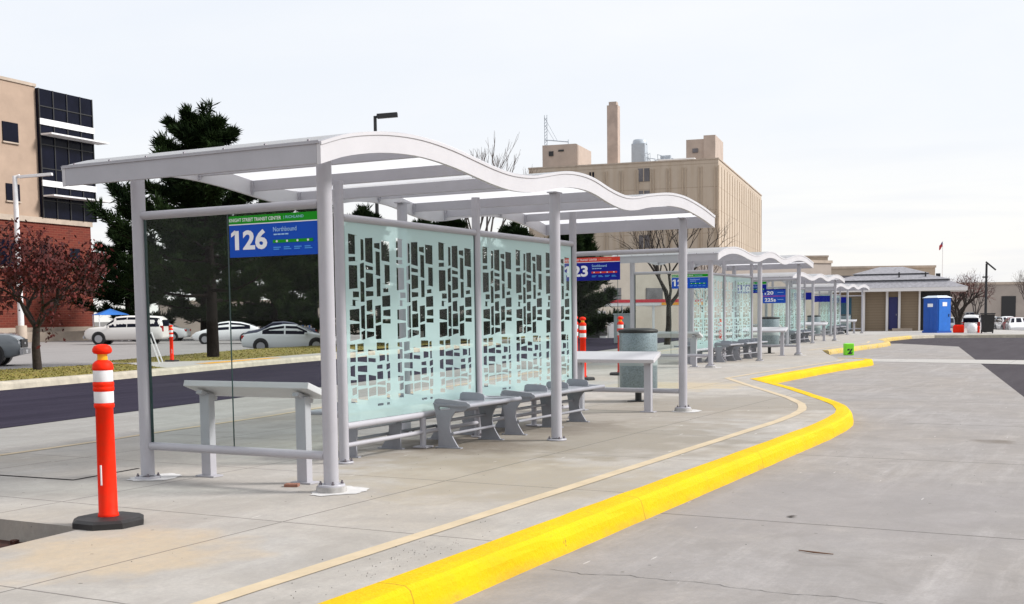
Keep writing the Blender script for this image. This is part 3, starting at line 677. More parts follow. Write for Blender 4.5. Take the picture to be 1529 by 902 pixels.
def make_shelter():
    root = thing('bus_shelter', 'bus shelter', 'bus shelter')
    S = M['steel']; Wd = M['fascia']
    pr_ = .057
    posts = [(0, 0, True), (0, SW, False), (SL, 0, False), (SL, SW, False), (2*SL, 0, True), (2*SL, SW, False)]
    for i, (x, y, col) in enumerate(posts):
        zt = zw(x) - (.10 if x in (0, 2*SL) else .17)
        p = MB().tube([(x, y, .03), (x, y, zt)], pr_, 20).build('post', S, root)
        base_plate(p, x, y, col)
        MB().box((x, y, zt + .006), (.17, .10, .012)).build('cap_plate', S, p)
        if col or i == 1: grout_patch(p, x + .05, y - .04, .25 if col else .24, .19, i)
    mids = [CC, SL, 2*SL - CC]
    for x in mids:
        p = MB().tube([(x, SW/2, .03), (x, SW/2, zw(x) - .16)], .046, 18).build('post', S, root)
        base_plate(p, x, SW/2, False, .085)
    # roof sheet, purlins, fascias
    rv = []
    for i in range(97):
        x = X0 - .012 + (X1 - X0 + .024) * i / 96; rv += [(x, YF - .012, zw(x) + .009), (x, YB + .012, zw(x) + .009)]
    MB().add(rv, [(2*i, 2*i + 1, 2*i + 3, 2*i + 2) for i in range(96)], True).build('roof_sheet', M['roof'], root)
    for k in range(11):
        x = .36 + .72 * k
        pu = MB().box((x, (YF + YB)/2, zw(x) - .055), (.05, YB - YF - .07, .10)).build('purlin', S, root)
        for yy in (YF + .05, YB - .05): MB().box((x - .032, yy, zw(x) - .075), (.012, .028, .13)).box((x - .04, yy, zw(x) - .05), (.01, .014, .014)).box((x - .04, yy, zw(x) - .10), (.01, .014, .014)).build('bracket', S, pu)
    for y0, y1 in ((YF, YF + .035), (YB - .035, YB)):
        f = wave_plate(y0, y1, -.002, -FD, X0 + .0, X1 - .0).build('wave_fascia', Wd, root)
        yy = y0 - .008 if y0 == YF else y1 - .004
        wave_plate(yy, yy + .012, .006, -.018, X0, X1).build('drip_edge', Wd, f)
    for x in (X0, X1 - .04):
        z = zw(x + .02)
        e = MB().box((x + .02, (YF + YB)/2, z - .002 - FD/2), (.04, YB - YF - .074, FD - .004)).build('end_fascia', S, root)
        MB().box((x + (-.004 if x < 1 else .044), (YF + YB)/2, z - .002), (.012, YB - YF - .02, .022)).build('drip_edge', S, e)
        for k in range(7): MB().lathe([(.010, 0), (.010, .010), (.004, .014)], (x + .02, YF + .12 + k * (YB - YF - .24)/6, z + .012), 8).build('screw', M['bolt'], e)
    for y in (.0, SW):        # edge beams running over the posts
        wave_plate(y - .03, y + .03, -.16, -.20, X0 + .06, X1 - .06).build('edge_beam', S, root) if False else None
    for y in (SW/2,):
        MB().box((SL, y, 2.60 - .14), (.001, .001, .001)) if False else None
    # end screens: rails, two panes of clear glass each
    for x in (0, 2*SL):
        MB().tube([(x, pr_ * .9, 2.18), (x, SW - pr_ * .9, 2.18)], .034, 14).build('top_rail', S, root)
        MB().tube([(x, pr_ * .9, .275), (x, SW - pr_ * .9, .275)], .034, 14).build('bottom_rail', S, root)
        for y0, y1 in ((.075, SW/2 - .004), (SW/2 + .004, SW - .075)):
            g = MB().box((x, (y0 + y1)/2, (.30 + 2.15)/2), (.010, y1 - y0, 2.15 - .30)).build('glass_pane', M['glass'], root)
            if y0 > .5: MB().box((x, y1 + .006, 1.225), (.02, .012, 1.84)).build('gasket', M['glass_edge'], g)
            else: MB().box((x, y1 + .004, 1.225), (.011, .004, 1.84)).build('gasket', M['glass_edge'], g)
    # centre screen: printed glass between three posts
    panes = [(CC + .05, SL - .05), (SL + .05, 2*SL - CC - .05)]
    for i, (x0, x1) in enumerate(panes):
        MB().tube([(x0 - .01, SW/2, 2.225), (x1 + .01, SW/2, 2.225)], .034, 14).build('top_rail', S, root)
        MB().tube([(x0 - .01, SW/2, .335), (x1 + .01, SW/2, .335)], .032, 14).build('bottom_rail', S, root)
        MB().tube([(x0 - .01, SW/2, .16), (x1 + .01, SW/2, .16)], .022, 12).build('bottom_rail', S, root)
        g = MB().box(((x0 + x1)/2, SW/2, (.365 + 2.195)/2), (x1 - x0 - .03, .010, 2.195 - .365)).build('glass_pane', M['glass'], root)
        MB().box((x1 - .008, SW/2, 1.28), (.014, .018, 1.83)).build('gasket', M['glass_edge'], g)
        frit_film(x0 + .02, x1 - x0 - .04, .37, 2.19, SW/2 - .0075, 21).build('printed_film', M['frit'], g, recalc=False)
        xm = (x0 + x1)/2 + .1
        l = MB().tube([(xm, SW/2, .01), (xm, SW/2, .31)], .032, 14).build('rail_leg', S, root)
        MB().box((xm, SW/2, .012), (.14, .16, .014)).build('foot_plate', S, l)
    return root

def sign_mtx(x, y, z):      # local x runs to the reader's right (-Y), local y up, facing -X
    m = Matrix(((0, 0, -1, x), (-1, 0, 0, y), (0, 1, 0, z), (0, 0, 0, 1)))
    return m
def sign_quad(name, m, parent, x, yl, w_, z0, z1, off):
    return MB().box((x - off, yl - w_/2, (z0 + z1)/2), (.003, w_, z1 - z0)).build(name, m, parent)
def route_sign(root, x, yl, number, head='green', word='Northbound', body='sign_blue', label=None, back='sign_blue'):
    w_ = .865; z0, z1 = 1.805, 2.125
    p = MB().box((x - .0085, yl - w_/2, (z0 + z1)/2), (.005, w_, z1 - z0)).build('route_sign', M[body], root)
    if label: p['label'] = label
    hm = M['sign_green'] if head == 'green' else M['sign_red']
    xf = x - .0115
    sign_quad('header_band', hm, p, xf, yl, w_, z1 - .062, z1, .0)
    sign_quad('header_rule', M['white_ink'], p, xf, yl, w_, z1 - .070, z1 - .0625, .0)
    xt = xf - .0022
    text_part('lettering', 'KNIGHT STREET TRANSIT CENTER', M['white_ink'], p, sign_mtx(xt, yl - .004, z1 - .045), .515, .027, .012)
    text_part('lettering', '| RICHLAND', M['pale_ink'] if head == 'green' else M['orange_ink'], p, sign_mtx(xt, yl - .545, z1 - .046), .19, .027)
    text_part('route_number', number, M['white_ink'], p, sign_mtx(xt, yl - .057, z0 + .055), .322, .155, .035, number[0] == '1')
    text_part('lettering', word, M['pale_ink'], p, sign_mtx(xt, yl - .44, z0 + .185), .225, .035, .006)
    for k in range(4): sign_quad('small_print', M['pale_ink'], p, xt, yl - .445 - k * .037, .03, z0 + .158, z0 + .168, 0)
    sign_quad('route_bar', hm, p, xt, yl - .435, .385, z0 + .098, z0 + .122, 0)
    for k in range(4):
        yy = yl - .475 - k * .100
        MB().tube([(xt - .0020, yy, z0 + .110), (xt - .0045, yy, z0 + .110)], .009, 10).build('stop_dot', M['white_ink'], p)
        for j in range(2): sign_quad('small_print', M['dim_ink'], p, xt, yy + .035, .07 - .015 * ((k + j) % 2), z0 + .06 - j * .014, z0 + .068 - j * .014, 0)
    return p
def double_sign(root, x, yl, a, b, label):
    w_ = .92; z0, z1 = 1.60, 2.125
    p = MB().box((x - .0085, yl - w_/2, (z0 + z1)/2), (.005, w_, z1 - z0)).build('route_sign', M['sign_blue'], root); p['label'] = label
    xf = x - .0115
    sign_quad('header_band', M['sign_navy'], p, xf, yl, w_, z1 - .05, z1, 0)
    sign_quad('header_band', M['sign_purple'], p, xf, yl, w_, 1.835, 1.885, 0)
    for t, z in ((a, 1.915), (b, 1.655)):
        text_part('route_number', t, M['white_ink'], p, sign_mtx(xf - .002, yl - .075, z), .33 if len(t) == 3 else .42, .135, .03, t[0] == '1')
        sign_quad('small_print', M['pale_ink'], p, xf - .002, yl - .56, .22, z + .07, z + .085, 0)
    return p

def make_bench(length, seats):
    """perforated steel bench: arched end legs, flat seat with rolled front edge, upright dividers, low stretcher; front faces -Y, origin at near end under the glass line"""
    root = thing('bench', 'bench', 'bench'); B = M['bench']
    zs, yb, yf = .445, -.09, -.53
    def side_plate(x, top, nm, hole=True):
        o = [(yf + .02, zs - .02), (yf + .03, zs + .005)]
        if top: o += [(yf + .05, zs + .025), (yb - .06, zs + .055), (yb - .02, zs + .045), (yb, zs)]
        else: o += [(yb, zs + .004)]
        # rear edge sweeps down to the foot, front edge is a concave arc kicking the toe forward
        o += [(yb - .015, zs - .06), (yb - .04, .26), (yb - .055, .12), (yb - .05, .0)]
        o += [(yf + .14, .0)]
        for t in (0, .12, .25, .4, .55, .7, .85, 1.0):
            a = t; yy = yf + .155 + .115 * math.sin(math.pi * min(1, a * .72)) ; zz = .012 + (zs - .085) * a
            o.append((yy - .06 * a * a * a, zz))
        o += [(yf + .08, zs - .065)]
        hl = [[(yb - .19, zs - .005 - .03), (yb - .07, zs - .03), (yb - .06, zs - .05), (yb - .08, zs - .065), (yb - .185, zs - .06), (yb - .2, zs - .05)]] if (hole and top) else []
        mb = MB().prism(o, hl, lambda u, v, t: (x + t, u, v), 0, .018)
        mb.box((x + .009, yf + .27, .006), (.05, .30, .012))
        return mb.build('leg', B, root)
    xs = [.04, length * .5, length - .22] if seats == 3 else [.04, length - .2]
    for i, x in enumerate(xs): side_plate(x, i == 0, 'leg')
    # seat
    mb = MB(); prof = [(yb - .01, zs + .012), (yb - .05, zs), (yf + .10, zs - .006), (yf + .04, zs)]
    n = len(prof); vs = []
    for x in (.02, length): 
        for (y, z) in prof: vs.append((x, y, z))
        for (y, z) in reversed(prof): vs.append((x, y, z - .016))
    k = 2 * n
    mb.add(vs, [(j, (j + 1) % k, k + (j + 1) % k, k + j) for j in range(k)]); mb.add(vs[:k], [list(range(k))]); mb.add(vs[k:], [list(range(k))])
    st_ = mb.build('seat', B, root)
    MB().tube([(.02, yf + .02, zs - .012), (length + .01, yf + .02, zs - .012)], .023, 14).build('front_rail', B, root)
    MB().tube([(.04, yb - .10, .27), (length - .2, yb - .10, .27)], .017, 10).build('stretcher', B, root)
    MB().tube([(.04, yf + .22, .15), (length - .21, yf + .22, .15)], .016, 10).build('stretcher', B, root)
    MB().tube([(length, yf + .02, zs - .012), (length + .012, (yf + yb)/2, zs - .008), (length, yb - .01, zs - .006)], .020, 10).build('end_rail', B, root)
    step = (length - .08) / seats
    for s_ in range(1, seats + (1 if seats == 3 else 0)):
        x = .04 + s_ * step * (1 if seats == 2 else .92)
        o = [(yb, zs + .002), (yb - .01, zs + .07), (yb - .04, zs + .088), (yb - .22, zs + .085), (yb - .285, zs + .07), (yb - .30, zs + .045), (yb - .30, zs + .002)]
        MB().prism(o, [], lambda u, v, t, x=x: (x + t, u, v), 0, .014).build('divider', B, root)
    return root

def make_perch():
    """sloping lean rail on two legs; local x across the slab depth (outer high edge at -x), y along it"""
    root = thing('lean_rail', 'lean rail', 'lean rail'); S = M['steel']
    rot = Matrix.Rotation(R(20), 3, 'Y')
    MB().box((0.02, 0, .745), (.30, 1.30, .052), rot, .006).build('seat', M['fascia'], root)
    for y in (-.50, .51):
        l = MB().box((0, y, .355), (.075, .10, .69), None, .006).build('leg', S, root)
        MB().box((0, y, .008), (.12, .20, .012)).build('foot_plate', S, l)
        MB().box((.0, y, .69), (.20, .06, .03), rot).build('bracket', S, l)
    return root

def make_bin():
    root = thing('litter_bin', 'litter bin', 'litter bin')
    MB().lathe([(.275, .19), (.290, .21), (.290, 1.05), (.285, 1.06), (.26, 1.06), (.26, .24)], (0, 0, 0), 36).build('body', M['perf'], root)
    MB().lathe([(.295, 1.045), (.300, 1.06), (.300, 1.085), (.27, 1.10), (.16, 1.115)], (0, 0, 0), 36).build('rim', M['black'], root)
    MB().lathe([(.2925, .55), (.293, .555), (.293, .66), (.2925, .665)], (0, 0, 0), 36).build('band', M['cabinet'], root)
    MB().tube([(0, 0, .01), (0, 0, .23)], .05, 14).build('stem', M['dark_metal'], root)
    MB().box((0, 0, .008), (.26, .26, .014)).build('base_plate', M['dark_metal'], root)
    return root

sh = make_shelter(); b2 = make_bench(1.12, 2); b3 = make_bench(1.95, 3); pc = make_perch(); bn = make_bin()
SPOTS = [(0, 0), (20.4, 3.75), (39.0, 6.75), (58.0, 9.3)]; SCL = [1.0, 1.08, 1.07, 1.06]
ORD = ['nearest', 'second', 'third', 'farthest']
TXT = ['carrying the 126 sign', 'behind the nearest one, before the yellow kerb notch', 'carrying the stacked 120 and 225s sign', 'standing just before the grey-roofed pavilion']
FIRST = {}
def place(o, key, loc, rz, label, group, sc=1.0):
    if key not in FIRST: FIRST[key] = True; r = o; r.location = loc; r.rotation_euler = (0, 0, rz); r['label'] = label; r['group'] = group; return r
    return dup(o, loc, rz, label, group, (sc, sc, sc))
shs = []
protos = [sh]
pend = []
for i, (x, y) in enumerate(SPOTS):
    if i == 0: sh['label'] = 'nearest silver bus shelter with wavy roof, its end glass showing route 126'; sh['group'] = 'wave-roofed bus shelters'; shs.append(sh)
    else: shs.append(dup(sh, (x, y, 0), 0, ORD[i] + ' silver bus shelter with wavy roof, ' + TXT[i], 'wave-roofed bus shelters', (SCL[i],) * 3))
    k_ = SCL[i]; nm = ORD[i] + ' wavy-roofed shelter'
    place(b2, 'b2', (x + 2.83 * k_, y + SW/2 * k_, 0), 0, 'short bench on the kerb side of the ' + nm, 'benches in the shelters', k_)
    place(b3, 'b3', (x + 4.25 * k_, y + SW/2 * k_, 0), 0, 'long bench with two dividers on the kerb side of the ' + nm, 'benches in the shelters', k_)
    place(b2, 'b2', (x + 5.05 * k_, y + SW/2 * k_, 0), math.pi, 'short bench behind the printed glass of the ' + nm, 'benches in the shelters', k_)
    place(b3, 'b3', (x + 3.6 * k_, y + SW/2 * k_, 0), math.pi, 'long bench behind the printed glass of the ' + nm, 'benches in the shelters', k_)
    place(pc, 'pc', (x + .29 * k_, y + .98 * k_, 0), 0, 'grey lean rail behind the near end glass of the ' + nm, 'lean rails in the shelters', k_)
    place(pc, 'pc', (x + 7.61 * k_, y + .90 * k_, 0), math.pi, 'grey lean rail before the far end glass of the ' + nm, 'lean rails in the shelters', k_)
    place(bn, 'bn', (x + 9.45 * k_, y + 1.27 * k_, 0), 0, 'round grey litter bin standing beyond the far end of the ' + nm, 'litter bins beyond the shelters', k_)
# signs (different on every shelter, so not copied)
route_sign(shs[0], 0, .925, '126', label='green and blue 126 northbound sign')
route_sign(shs[0], 2*SL, 1.775, '123', 'red', 'Southbound', 'sign_navy', 'red and blue 123 sign')
route_sign(shs[1], 0, .925, '125', label='green and blue sign with a number beginning 12')
route_sign(shs[1], 2*SL, 1.80, '110', 'green', 'Northbound', 'sign_navy', 'green and dark blue sign on the far end glass')
double_sign(shs[2], 0, .92, '120', '225s', 'stacked 120 and 225s sign')
sg = MB().box((2*SL - .0085, 1.35, 1.95), (.005, .86, .32)).build('route_sign', M['sign_navy'], shs[2])
sg = MB().box((-.0085, .49, 1.95), (.005, .86, .32)).build('route_sign', M['sign_navy'], shs[3])
sg = MB().box((2*SL - .0085, 1.35, 1.95), (.005, .86, .32)).build('route_sign', M['sign_navy'], shs[3])

# ------------------------------------------------------------------ delineators and small street things
def make_delineator():
    r = thing('delineator_post', 'delineator', 'traffic post'); O = M['orange']
    oc = [(.235 * math.cos(math.pi / 8 + k * math.pi / 4), .235 * math.sin(math.pi / 8 + k * math.pi / 4)) for k in range(8)]
    b = MB(); n = 8
    vs = [(x, y, 0.0) for x, y in oc] + [(x, y, .036) for x, y in oc] + [(x * .88, y * .88, .052) for x, y in oc] + [(x * .3, y * .3, .058) for x, y in oc]
    b.add(vs, [(k + 8 * j, (k + 1) % 8 + 8 * j, (k + 1) % 8 + 8 * (j + 1), k + 8 * (j + 1)) for j in range(3) for k in range(8)] + [list(range(24, 32)), list(range(8))[::-1]])
    b.build('rubber_base', M['black'], r)
    MB().lathe([(.062, .05), (.066, .058), (.064, .075), (.060, .08), (.0555, .76), (.0635, .765), (.0635, .785), (.0605, .79), (.0605, .87), (.0655, .875), (.0655, .895), (.062, .90), (.0655, .905), (.0655, .925), (.0605, .93), (.0605, 1.005), (.066, 1.01), (.066, 1.02), (.062, 1.045), (.05, 1.06), (.033, 1.07), (.031, 1.075)], (0, 0, 0), 26).build('tube', O, r)
    for z0, z1 in ((.795, .868), (.932, 1.004)):
        MB().lathe([(.0612, z0), (.0618, z0 + .003), (.0618, z1 - .003), (.0612, z1)], (0, 0, 0), 26).build('white_band', M['refl_white'], r)
    MB().lathe([(.033, 1.065), (.031, 1.10), (.034, 1.112)], (0, 0, 0), 18).build('neck', M['yellow_plastic'], r)
    MB().lathe([(.035, 1.108), (.052, 1.112), (.061, 1.125), (.060, 1.142), (.050, 1.160), (.028, 1.170), (.01, 1.172)], (0, 0, 0), 24).build('knob', O, r)
    MB().box((-.0565, -.012, .33), (.012, .010, .13)).build('label_strip', M['refl_white'], r)
    return r
dl = make_delineator(); dl.location = (-1.745, .485, 0); dl['label'] = 'tall orange delineator post on an octagonal black base, nearest the camera'; dl['group'] = 'orange delineator posts'
dup(dl, (15.1, 4.95, 0), 1.0, 'left of two orange delineator posts standing together under the red 123 sign', 'orange delineator posts', (1.1, 1.1, 1.12))
dup(dl, (14.55, 4.52, 0), 2.0, 'right of two orange delineator posts standing together under the red 123 sign', 'orange delineator posts', (1.1, 1.1, 1.1))
dup(dl, (16.6, 4.55, 0), .4, 'single orange delineator post partly hidden behind the litter bin of the nearest shelter', 'orange delineator posts', (1.1, 1.1, 1.1))
dup(dl, (20.67, 21.74, 0), .7, 'distant orange delineator post on the grass island seen through the near end glass', 'orange delineator posts')
dup(dl, (31.9, 7.2, 0), .7, 'orange delineator post far off, left of the stacked 120 and 225s sign', 'orange delineator posts')

# A-frame barricade board on the grass
bb = thing('barricade', 'white A-frame barricade on the grass island, left of a distant orange post', 'barricade', (19.4, 21.4, 0), R(-50))
for s_ in (-1, 1):
    for y in (-.55, .55):
        MB().box((s_ * .17, y, .48), (.035, .05, 1.0), Matrix.Rotation(R(-s_ * 18), 3, 'Y')).build('leg', M['white_metal'], bb)
MB().box((-.20, 0, .45), (.02, 1.2, .25)).build('board', M['white_metal'], bb)
MB().box((-.09, 0, .83), (.02, 1.2, .16)).build('board', M['white_metal'], bb)
for y in (-.4, 0, .4): MB().box((-.103, y, .83), (.006, .16, .14), Matrix.Rotation(R(25), 3, 'X')).build('stripe', M['orange'], bb)

# lime block with a black mark
lm = thing('marker_block', 'small lime green box with a black mark standing on the lane by the kerb gap', 'marker', (33.6, 3.2, -.152), R(28))
MB().box((0, 0, .20), (.30, .30, .40), None, .03).build('body', M['lime'], lm)
mk = MB()
mk.prism([(-.09, .04), (.06, .04), (.10, .10), (.03, .10), (.10, .22), (.04, .22), (-.03, .10)], [], lambda u, v, t: (-.151 - t, -u, v), 0, .004)
mk.prism([(-.10, .16), (-.02, .16), (.0, .22), (-.07, .22)], [], lambda u, v, t: (-.151 - t, -u, v), 0, .004)
mk.build('black_mark', M['dark_metal'], lm)
# litter on the lane
tw = MB().tube([(-.01, -3.575, -.147), (-.055, -3.68, -.143), (-.045, -3.795, -.147)], [.003, .0055, .003], 6).build('fallen_twig', mat('twig_brown', (.16, .085, .05), .9)); tag(tw, 'thin brown twig lying on the concrete lane near the camera', 'twig')
lf = MB().add([(1.16, -3.185, -.148), (1.185, -3.22, -.143), (1.17, -3.27, -.141), (1.14, -3.23, -.147)], [(0, 1, 2, 3)]).build('fallen_leaf', M['bark']); tag(lf, 'small dark curled leaf on the concrete lane beside the yellow kerb', 'leaf')
ck = [(-1.12, -2.40), (-1.16, -2.62), (-1.09, -2.86), (-1.10, -3.05), (-1.07, -3.28), (-1.12, -3.52), (-1.13, -3.82), (-1.09, -4.05), (-1.16, -4.35), (-1.10, -4.8), (-1.18, -5.4)]
rk = random.Random(4); cv = []; cq = []
for (xa, ya), (xb, yb) in zip(ck, ck[1:]):
    for k in range(7): cq.append((xa + (xb - xa) * k / 7 + rk.gauss(0, .008), ya + (yb - ya) * k / 7))
for (x, y) in cq: w0 = rk.uniform(.001, .0032); cv += [(x - w0, y, -.1525), (x + w0, y, -.1525)]
struct(MB().add(cv, [(2*i, 2*i + 1, 2*i + 3, 2*i + 2) for i in range(len(cq) - 1)]).build('lane_crack', M['black']))
gt = MB()
for i in range(100, 400):
    if i < 200: x, y, z = rk.gauss(-2.0, .55), rk.gauss(-1.82, .10), .001
    elif i < 320: x, y, z = rk.uniform(-3, 14), rk.uniform(-1.5, 3.5), .001
    else: x, y, z = rk.uniform(-2.5, 14), rk.uniform(-6, -2.6), -.1535
    if y < -2.0 and z > 0: continue
    if x > 6.5 and -2.7 < y < 2 and z < 0: continue
    r0 = rk.uniform(.0015, .004) * (1 if i < 200 else 1.25); gt.add([(x - r0, y, z), (x, y - r0, z), (x + r0, y + r0 * .3, z), (x, y + r0, z), (x, y, z + r0)], [(0, 1, 4), (1, 2, 4), (2, 3, 4), (3, 0, 4)])
tag(gt.build('grit', M['black']), 'scattered dark grit and gum specks on the concrete', 'grit', kind='stuff')
bk = MB().box((.10, .46, .012), (.08, .11, .024), Matrix.Rotation(.4, 3, 'Z'), .006).build('brick_scrap', mat('brick_scrap_clay', (.28, .13, .09), .9, var=.3, scale=20)); tag(bk, 'flat scrap of red brick beside the leg of the nearest lean rail', 'brick')

# utility cabinet
cb = thing('utility_cabinet', 'plain grey utility cabinet on the far verge behind the litter bin', 'cabinet', (48.2, 17.6, -.15), R(20))
MB().box((0, 0, .75), (.8, .9, 1.45), None, .03).build('body', M['cabinet'], cb)
MB().box((0, 0, 1.50), (.88, .98, .06), None, .02).build('lid', M['cabinet'], cb)
MB().box((-.412, -.1, .9), (.02, .04, .16)).build('handle', M['dark_metal'], cb)

# ------------------------------------------------------------------ trees
def pine(name, label, loc, h, rad, seed, tufts=1300, base=1.1, group=None, tuft=.42):
    rr = random.Random(seed); t = thing(name, label, 'tree', loc, 0, group)
    MB().tube([(0, 0, -.3), (.03, .02, h * .3), (-.04, .03, h * .65), (.02, 0, h * .97)], [.27 * h / 10, .21 * h / 10, .12 * h / 10, .02], 12).build('trunk', M['pine_bark'], t)
    lb = MB(); c = MB()
    # irregular whorls of limbs, each ending in rising shoots
    tips = []
    nl = int(52 * h / 10)
    for i in range(nl):
        z = base + (h * .95 - base) * (i / nl) ** .92
        a = i * 2.4 + rr.uniform(-.5, .5); k = (z - base) / (h - base)
        ln = rad * (1.05 - k) ** 1.12 * rr.uniform(.68, 1.12) * (0.75 + .25 * min(1, k * 6))
        rise = rr.uniform(.10, .35) + .25 * k
        pts = [Vector((0, 0, z))]
        for s_ in range(1, 6):
            q = s_ / 5
            pts.append(Vector((math.cos(a) * ln * q, math.sin(a) * ln * q, z + ln * (rise * q * q - .10 * q))) + Vector((rr.uniform(-.1, .1), rr.uniform(-.1, .1), rr.uniform(-.06, .06))))
        lb.tube(pts, [.07 * (1 - k * .6), .055 * (1 - k * .6), .04, .03, .02, .012], 5)
        per = int(tufts / nl); nsh = max(3, int(3 + ln * 1.5))
        for sh_ in range(nsh):
            q = .12 + .88 * (sh_ + rr.random() * .8) / nsh; q = min(1.0, q)
            p0 = pts[0].lerp(pts[-1], q) + Vector((0, 0, -.10 * ln * math.sin(q * 3.14)))
            sa = a + rr.uniform(-1.2, 1.2) * (1.1 - q * .6); sl_ = (.25 + .42 * ln * .4) * rr.uniform(.6, 1.2)
            d_ = Vector((math.cos(sa), math.sin(sa), rr.uniform(.35, 1.1))).normalized()
            for m_ in range(max(2, per // nsh)):
                f_ = rr.random() ** .8
                tips.append((p0 + d_ * sl_ * f_ + Vector((rr.gauss(0, .07), rr.gauss(0, .07), rr.gauss(0, .06))), sa, q))
    for k in range(int(40)): tips.append((Vector((rr.gauss(0, .10), rr.gauss(0, .10), h * rr.uniform(.90, 1.03))), rr.uniform(0, 6), 1))
    for (p, a, q) in tips:
        d0 = Vector((math.cos(a) * .55, math.sin(a) * .55, .75)).normalized()
        s0 = tuft * rr.uniform(.7, 1.25)
        for j in range(13):
            d = (d0 * rr.uniform(.5, 1.3) + Vector((rr.gauss(0, .55), rr.gauss(0, .55), rr.gauss(0, .45)))).normalized()
            sd_ = d.orthogonal().normalized(); sd_ = Quaternion(d, rr.uniform(0, 6)) @ sd_
            ll = s0 * rr.uniform(.6, 1.1); ww = ll * .055
            b0 = p + d * ll * .05
            c.add([b0 - sd_ * ww * .5, b0 + sd_ * ww * .5, p + d * ll * .6 + sd_ * ww, p + d * ll, p + d * ll * .6 - sd_ * ww], [(0, 1, 2, 3, 4)])
    lb.build('limbs', M['pine_bark'], t); c.build('crown', M['needle'], t, recalc=False)
    return t

def bare_tree(name, label, loc, h, seed, spread=.55, depth=6, trunk=.16, m=None, group=None, twigm=None, upright=.25, leaves=0, leafm=None, fork=.25, lsize=.09, rz=0):
    rr = random.Random(seed); t = thing(name, label, 'tree', loc, rz, group)
    limbs = MB(); twigs = MB(); tr = MB(); tips = []
    def grow(p, d, ln, r, lev):
        q = p + d * ln * .5 + Vector((rr.gauss(0, 1), rr.gauss(0, 1), rr.gauss(0, .5))) * ln * .05
        e = p + d * ln
        if lev == 0: tr.tube([p - d * .3, q, e], [r * 1.15, r * .95, r * .8], 10, False)
        elif lev < 4: limbs.tube([p, q, e], [r, r * .88, r * .72], 6, False)
        else: twigs.tube([p, q, e], [r, r * .85, r * .6], 3, False, False)
        if lev >= 3: tips.append(e); tips.append(q)
        if lev >= depth: return
        n = 3 if lev < 2 or rr.random() < .45 else 2
        if lev == 0: n = 4
        for k in range(n):
            ax = Quaternion(d, k * 6.283 / n + rr.uniform(-.6, .6)) @ d.orthogonal().normalized()
            ang = spread * rr.uniform(.55, 1.25)
            nd = (d * math.cos(ang) + ax * math.sin(ang)); nd.z += upright * .5; nd.normalize()
            grow(e if k else q.lerp(e, rr.uniform(.5, 1)), nd, ln * rr.uniform(.62, .86), r * rr.uniform(.52, .68), lev + 1)
    grow(Vector((0, 0, 0)), Vector((rr.uniform(-.04, .04), rr.uniform(-.04, .04), 1)).normalized(), h * fork, trunk, 0)
    tr.build('trunk', m or M['bark_grey'], t); limbs.build('limbs', m or M['bark_grey'], t); twigs.build('twigs', twigm or M['twig'], t, recalc=False)
    if leaves:
        c = MB()
        for i in range(leaves):
            p = rr.choice(tips) + Vector((rr.gauss(0, .16), rr.gauss(0, .16), rr.gauss(0, .12)))
            n_ = Vector((rr.gauss(0, 1), rr.gauss(0, 1), rr.gauss(0, 1))).normalized(); a = n_.orthogonal().normalized(); b = n_.cross(a); s_ = lsize * rr.uniform(.6, 1.3)
            c.add([p - a * s_, p + b * s_ * .5, p + a * s_, p - b * s_ * .5], [(0, 1, 2, 3)])
        c.build('crown', leafm, t, recalc=False)
    return t

pine('pine_tree', 'big black-green pine rising above the near end of the nearest shelter roof', (24.5, 23.5, 0), 8.55, 5.4, 5, 7500, 2.0, None, .36)
GP = 'dark pines behind the nearest shelter'
pB = pine('pine_tree', 'broad dark pine behind the printed glass, left of the other two', (38.6, 26.8, -.3), 6.6, 3.6, 9, 3800, .7, GP, .44)
for x, y, s_, l in ((44.0, 25.2, 1.02, 'dark pine behind the middle of the printed glass of the nearest shelter'), (50.9, 25.2, 1.02, 'rounded dark pine showing under the roof behind the second printed pane'),
                    (50.6, 22.2, .98, 'dark pine filling the gap under the red and blue 123 sign'), (67.9, 56.4, 1.75, 'dark pine behind the near end glass, right of the big pine trunk'),
                    (58.0, 25.0, 1.13, 'dark pine with pointed top left of the tan hospital-like block'), (65.9, 70.8, 1.5, 'dark pine between the brick building and the nearest shelter'), (71.8, 55.3, 1.8, 'dark pine behind the silver sedan'), (66.0, 62.3, 1.75, 'dark pine directly behind the big pine trunk'), (47.5, 29.0, 1.05, 'dark pine behind the post in the middle of the printed glass')):
    dup(pB, (x, y, -.3), x * 1.7, l, GP, (s_, s_, s_ * .98))
bare_tree('maple_tree', 'small tree with dark red leaves before the brick building', (15.2, 21.4, 0), 4.0, 4, .74, 6, .12, M['bark'], None, M['bark'], .14, 5200, M['redleaf'], .29, .07)
t_ = bare_tree('maple_tree', 'dark red tree at the left picture edge beside the white lamp post', (13.4, 25.6, -.3), 4.2, 8, .62, 6, .12, M['bark'], None, M['bark'], .2, 4200, M['redleaf'], .26, .08)
bt = bare_tree('bare_tree', 'tall bare grey tree above the crest of the nearest shelter roof', (58.3, 31.8, -.3), 12.9, 12, .36, 6, .22, group='bare trees', upright=.5, fork=.27)
bare_tree('bare_tree', 'bare dark tree framed by the end glass of the second shelter', (46.5, 14.6, -.15), 6.6, 15, .50, 6, .15, M['bark'], 'bare trees', M['bark'], .3, fork=.28)
dup(bt, (96, 29.5, -.3), 1.1, 'bare tree before the lower right part of the tan windowless block', 'bare trees', (0.64, 0.64, 0.56))
dup(bt, (139, 34, -.3), 2.0, 'bare tree before the low brown building left of the pavilion', 'bare trees', (0.64, 0.64, 0.58))
fr = bare_tree('bare_tree', 'bare spreading tree with reddish twigs behind the blue portable toilet', (84.5, 5.9, -.8), 6.0, 31, .72, 6, .19, M['bark'], 'bare trees', mat('red_twigs', (.10, .035, .03), .9, var=.4, scale=3), .12, fork=.26)
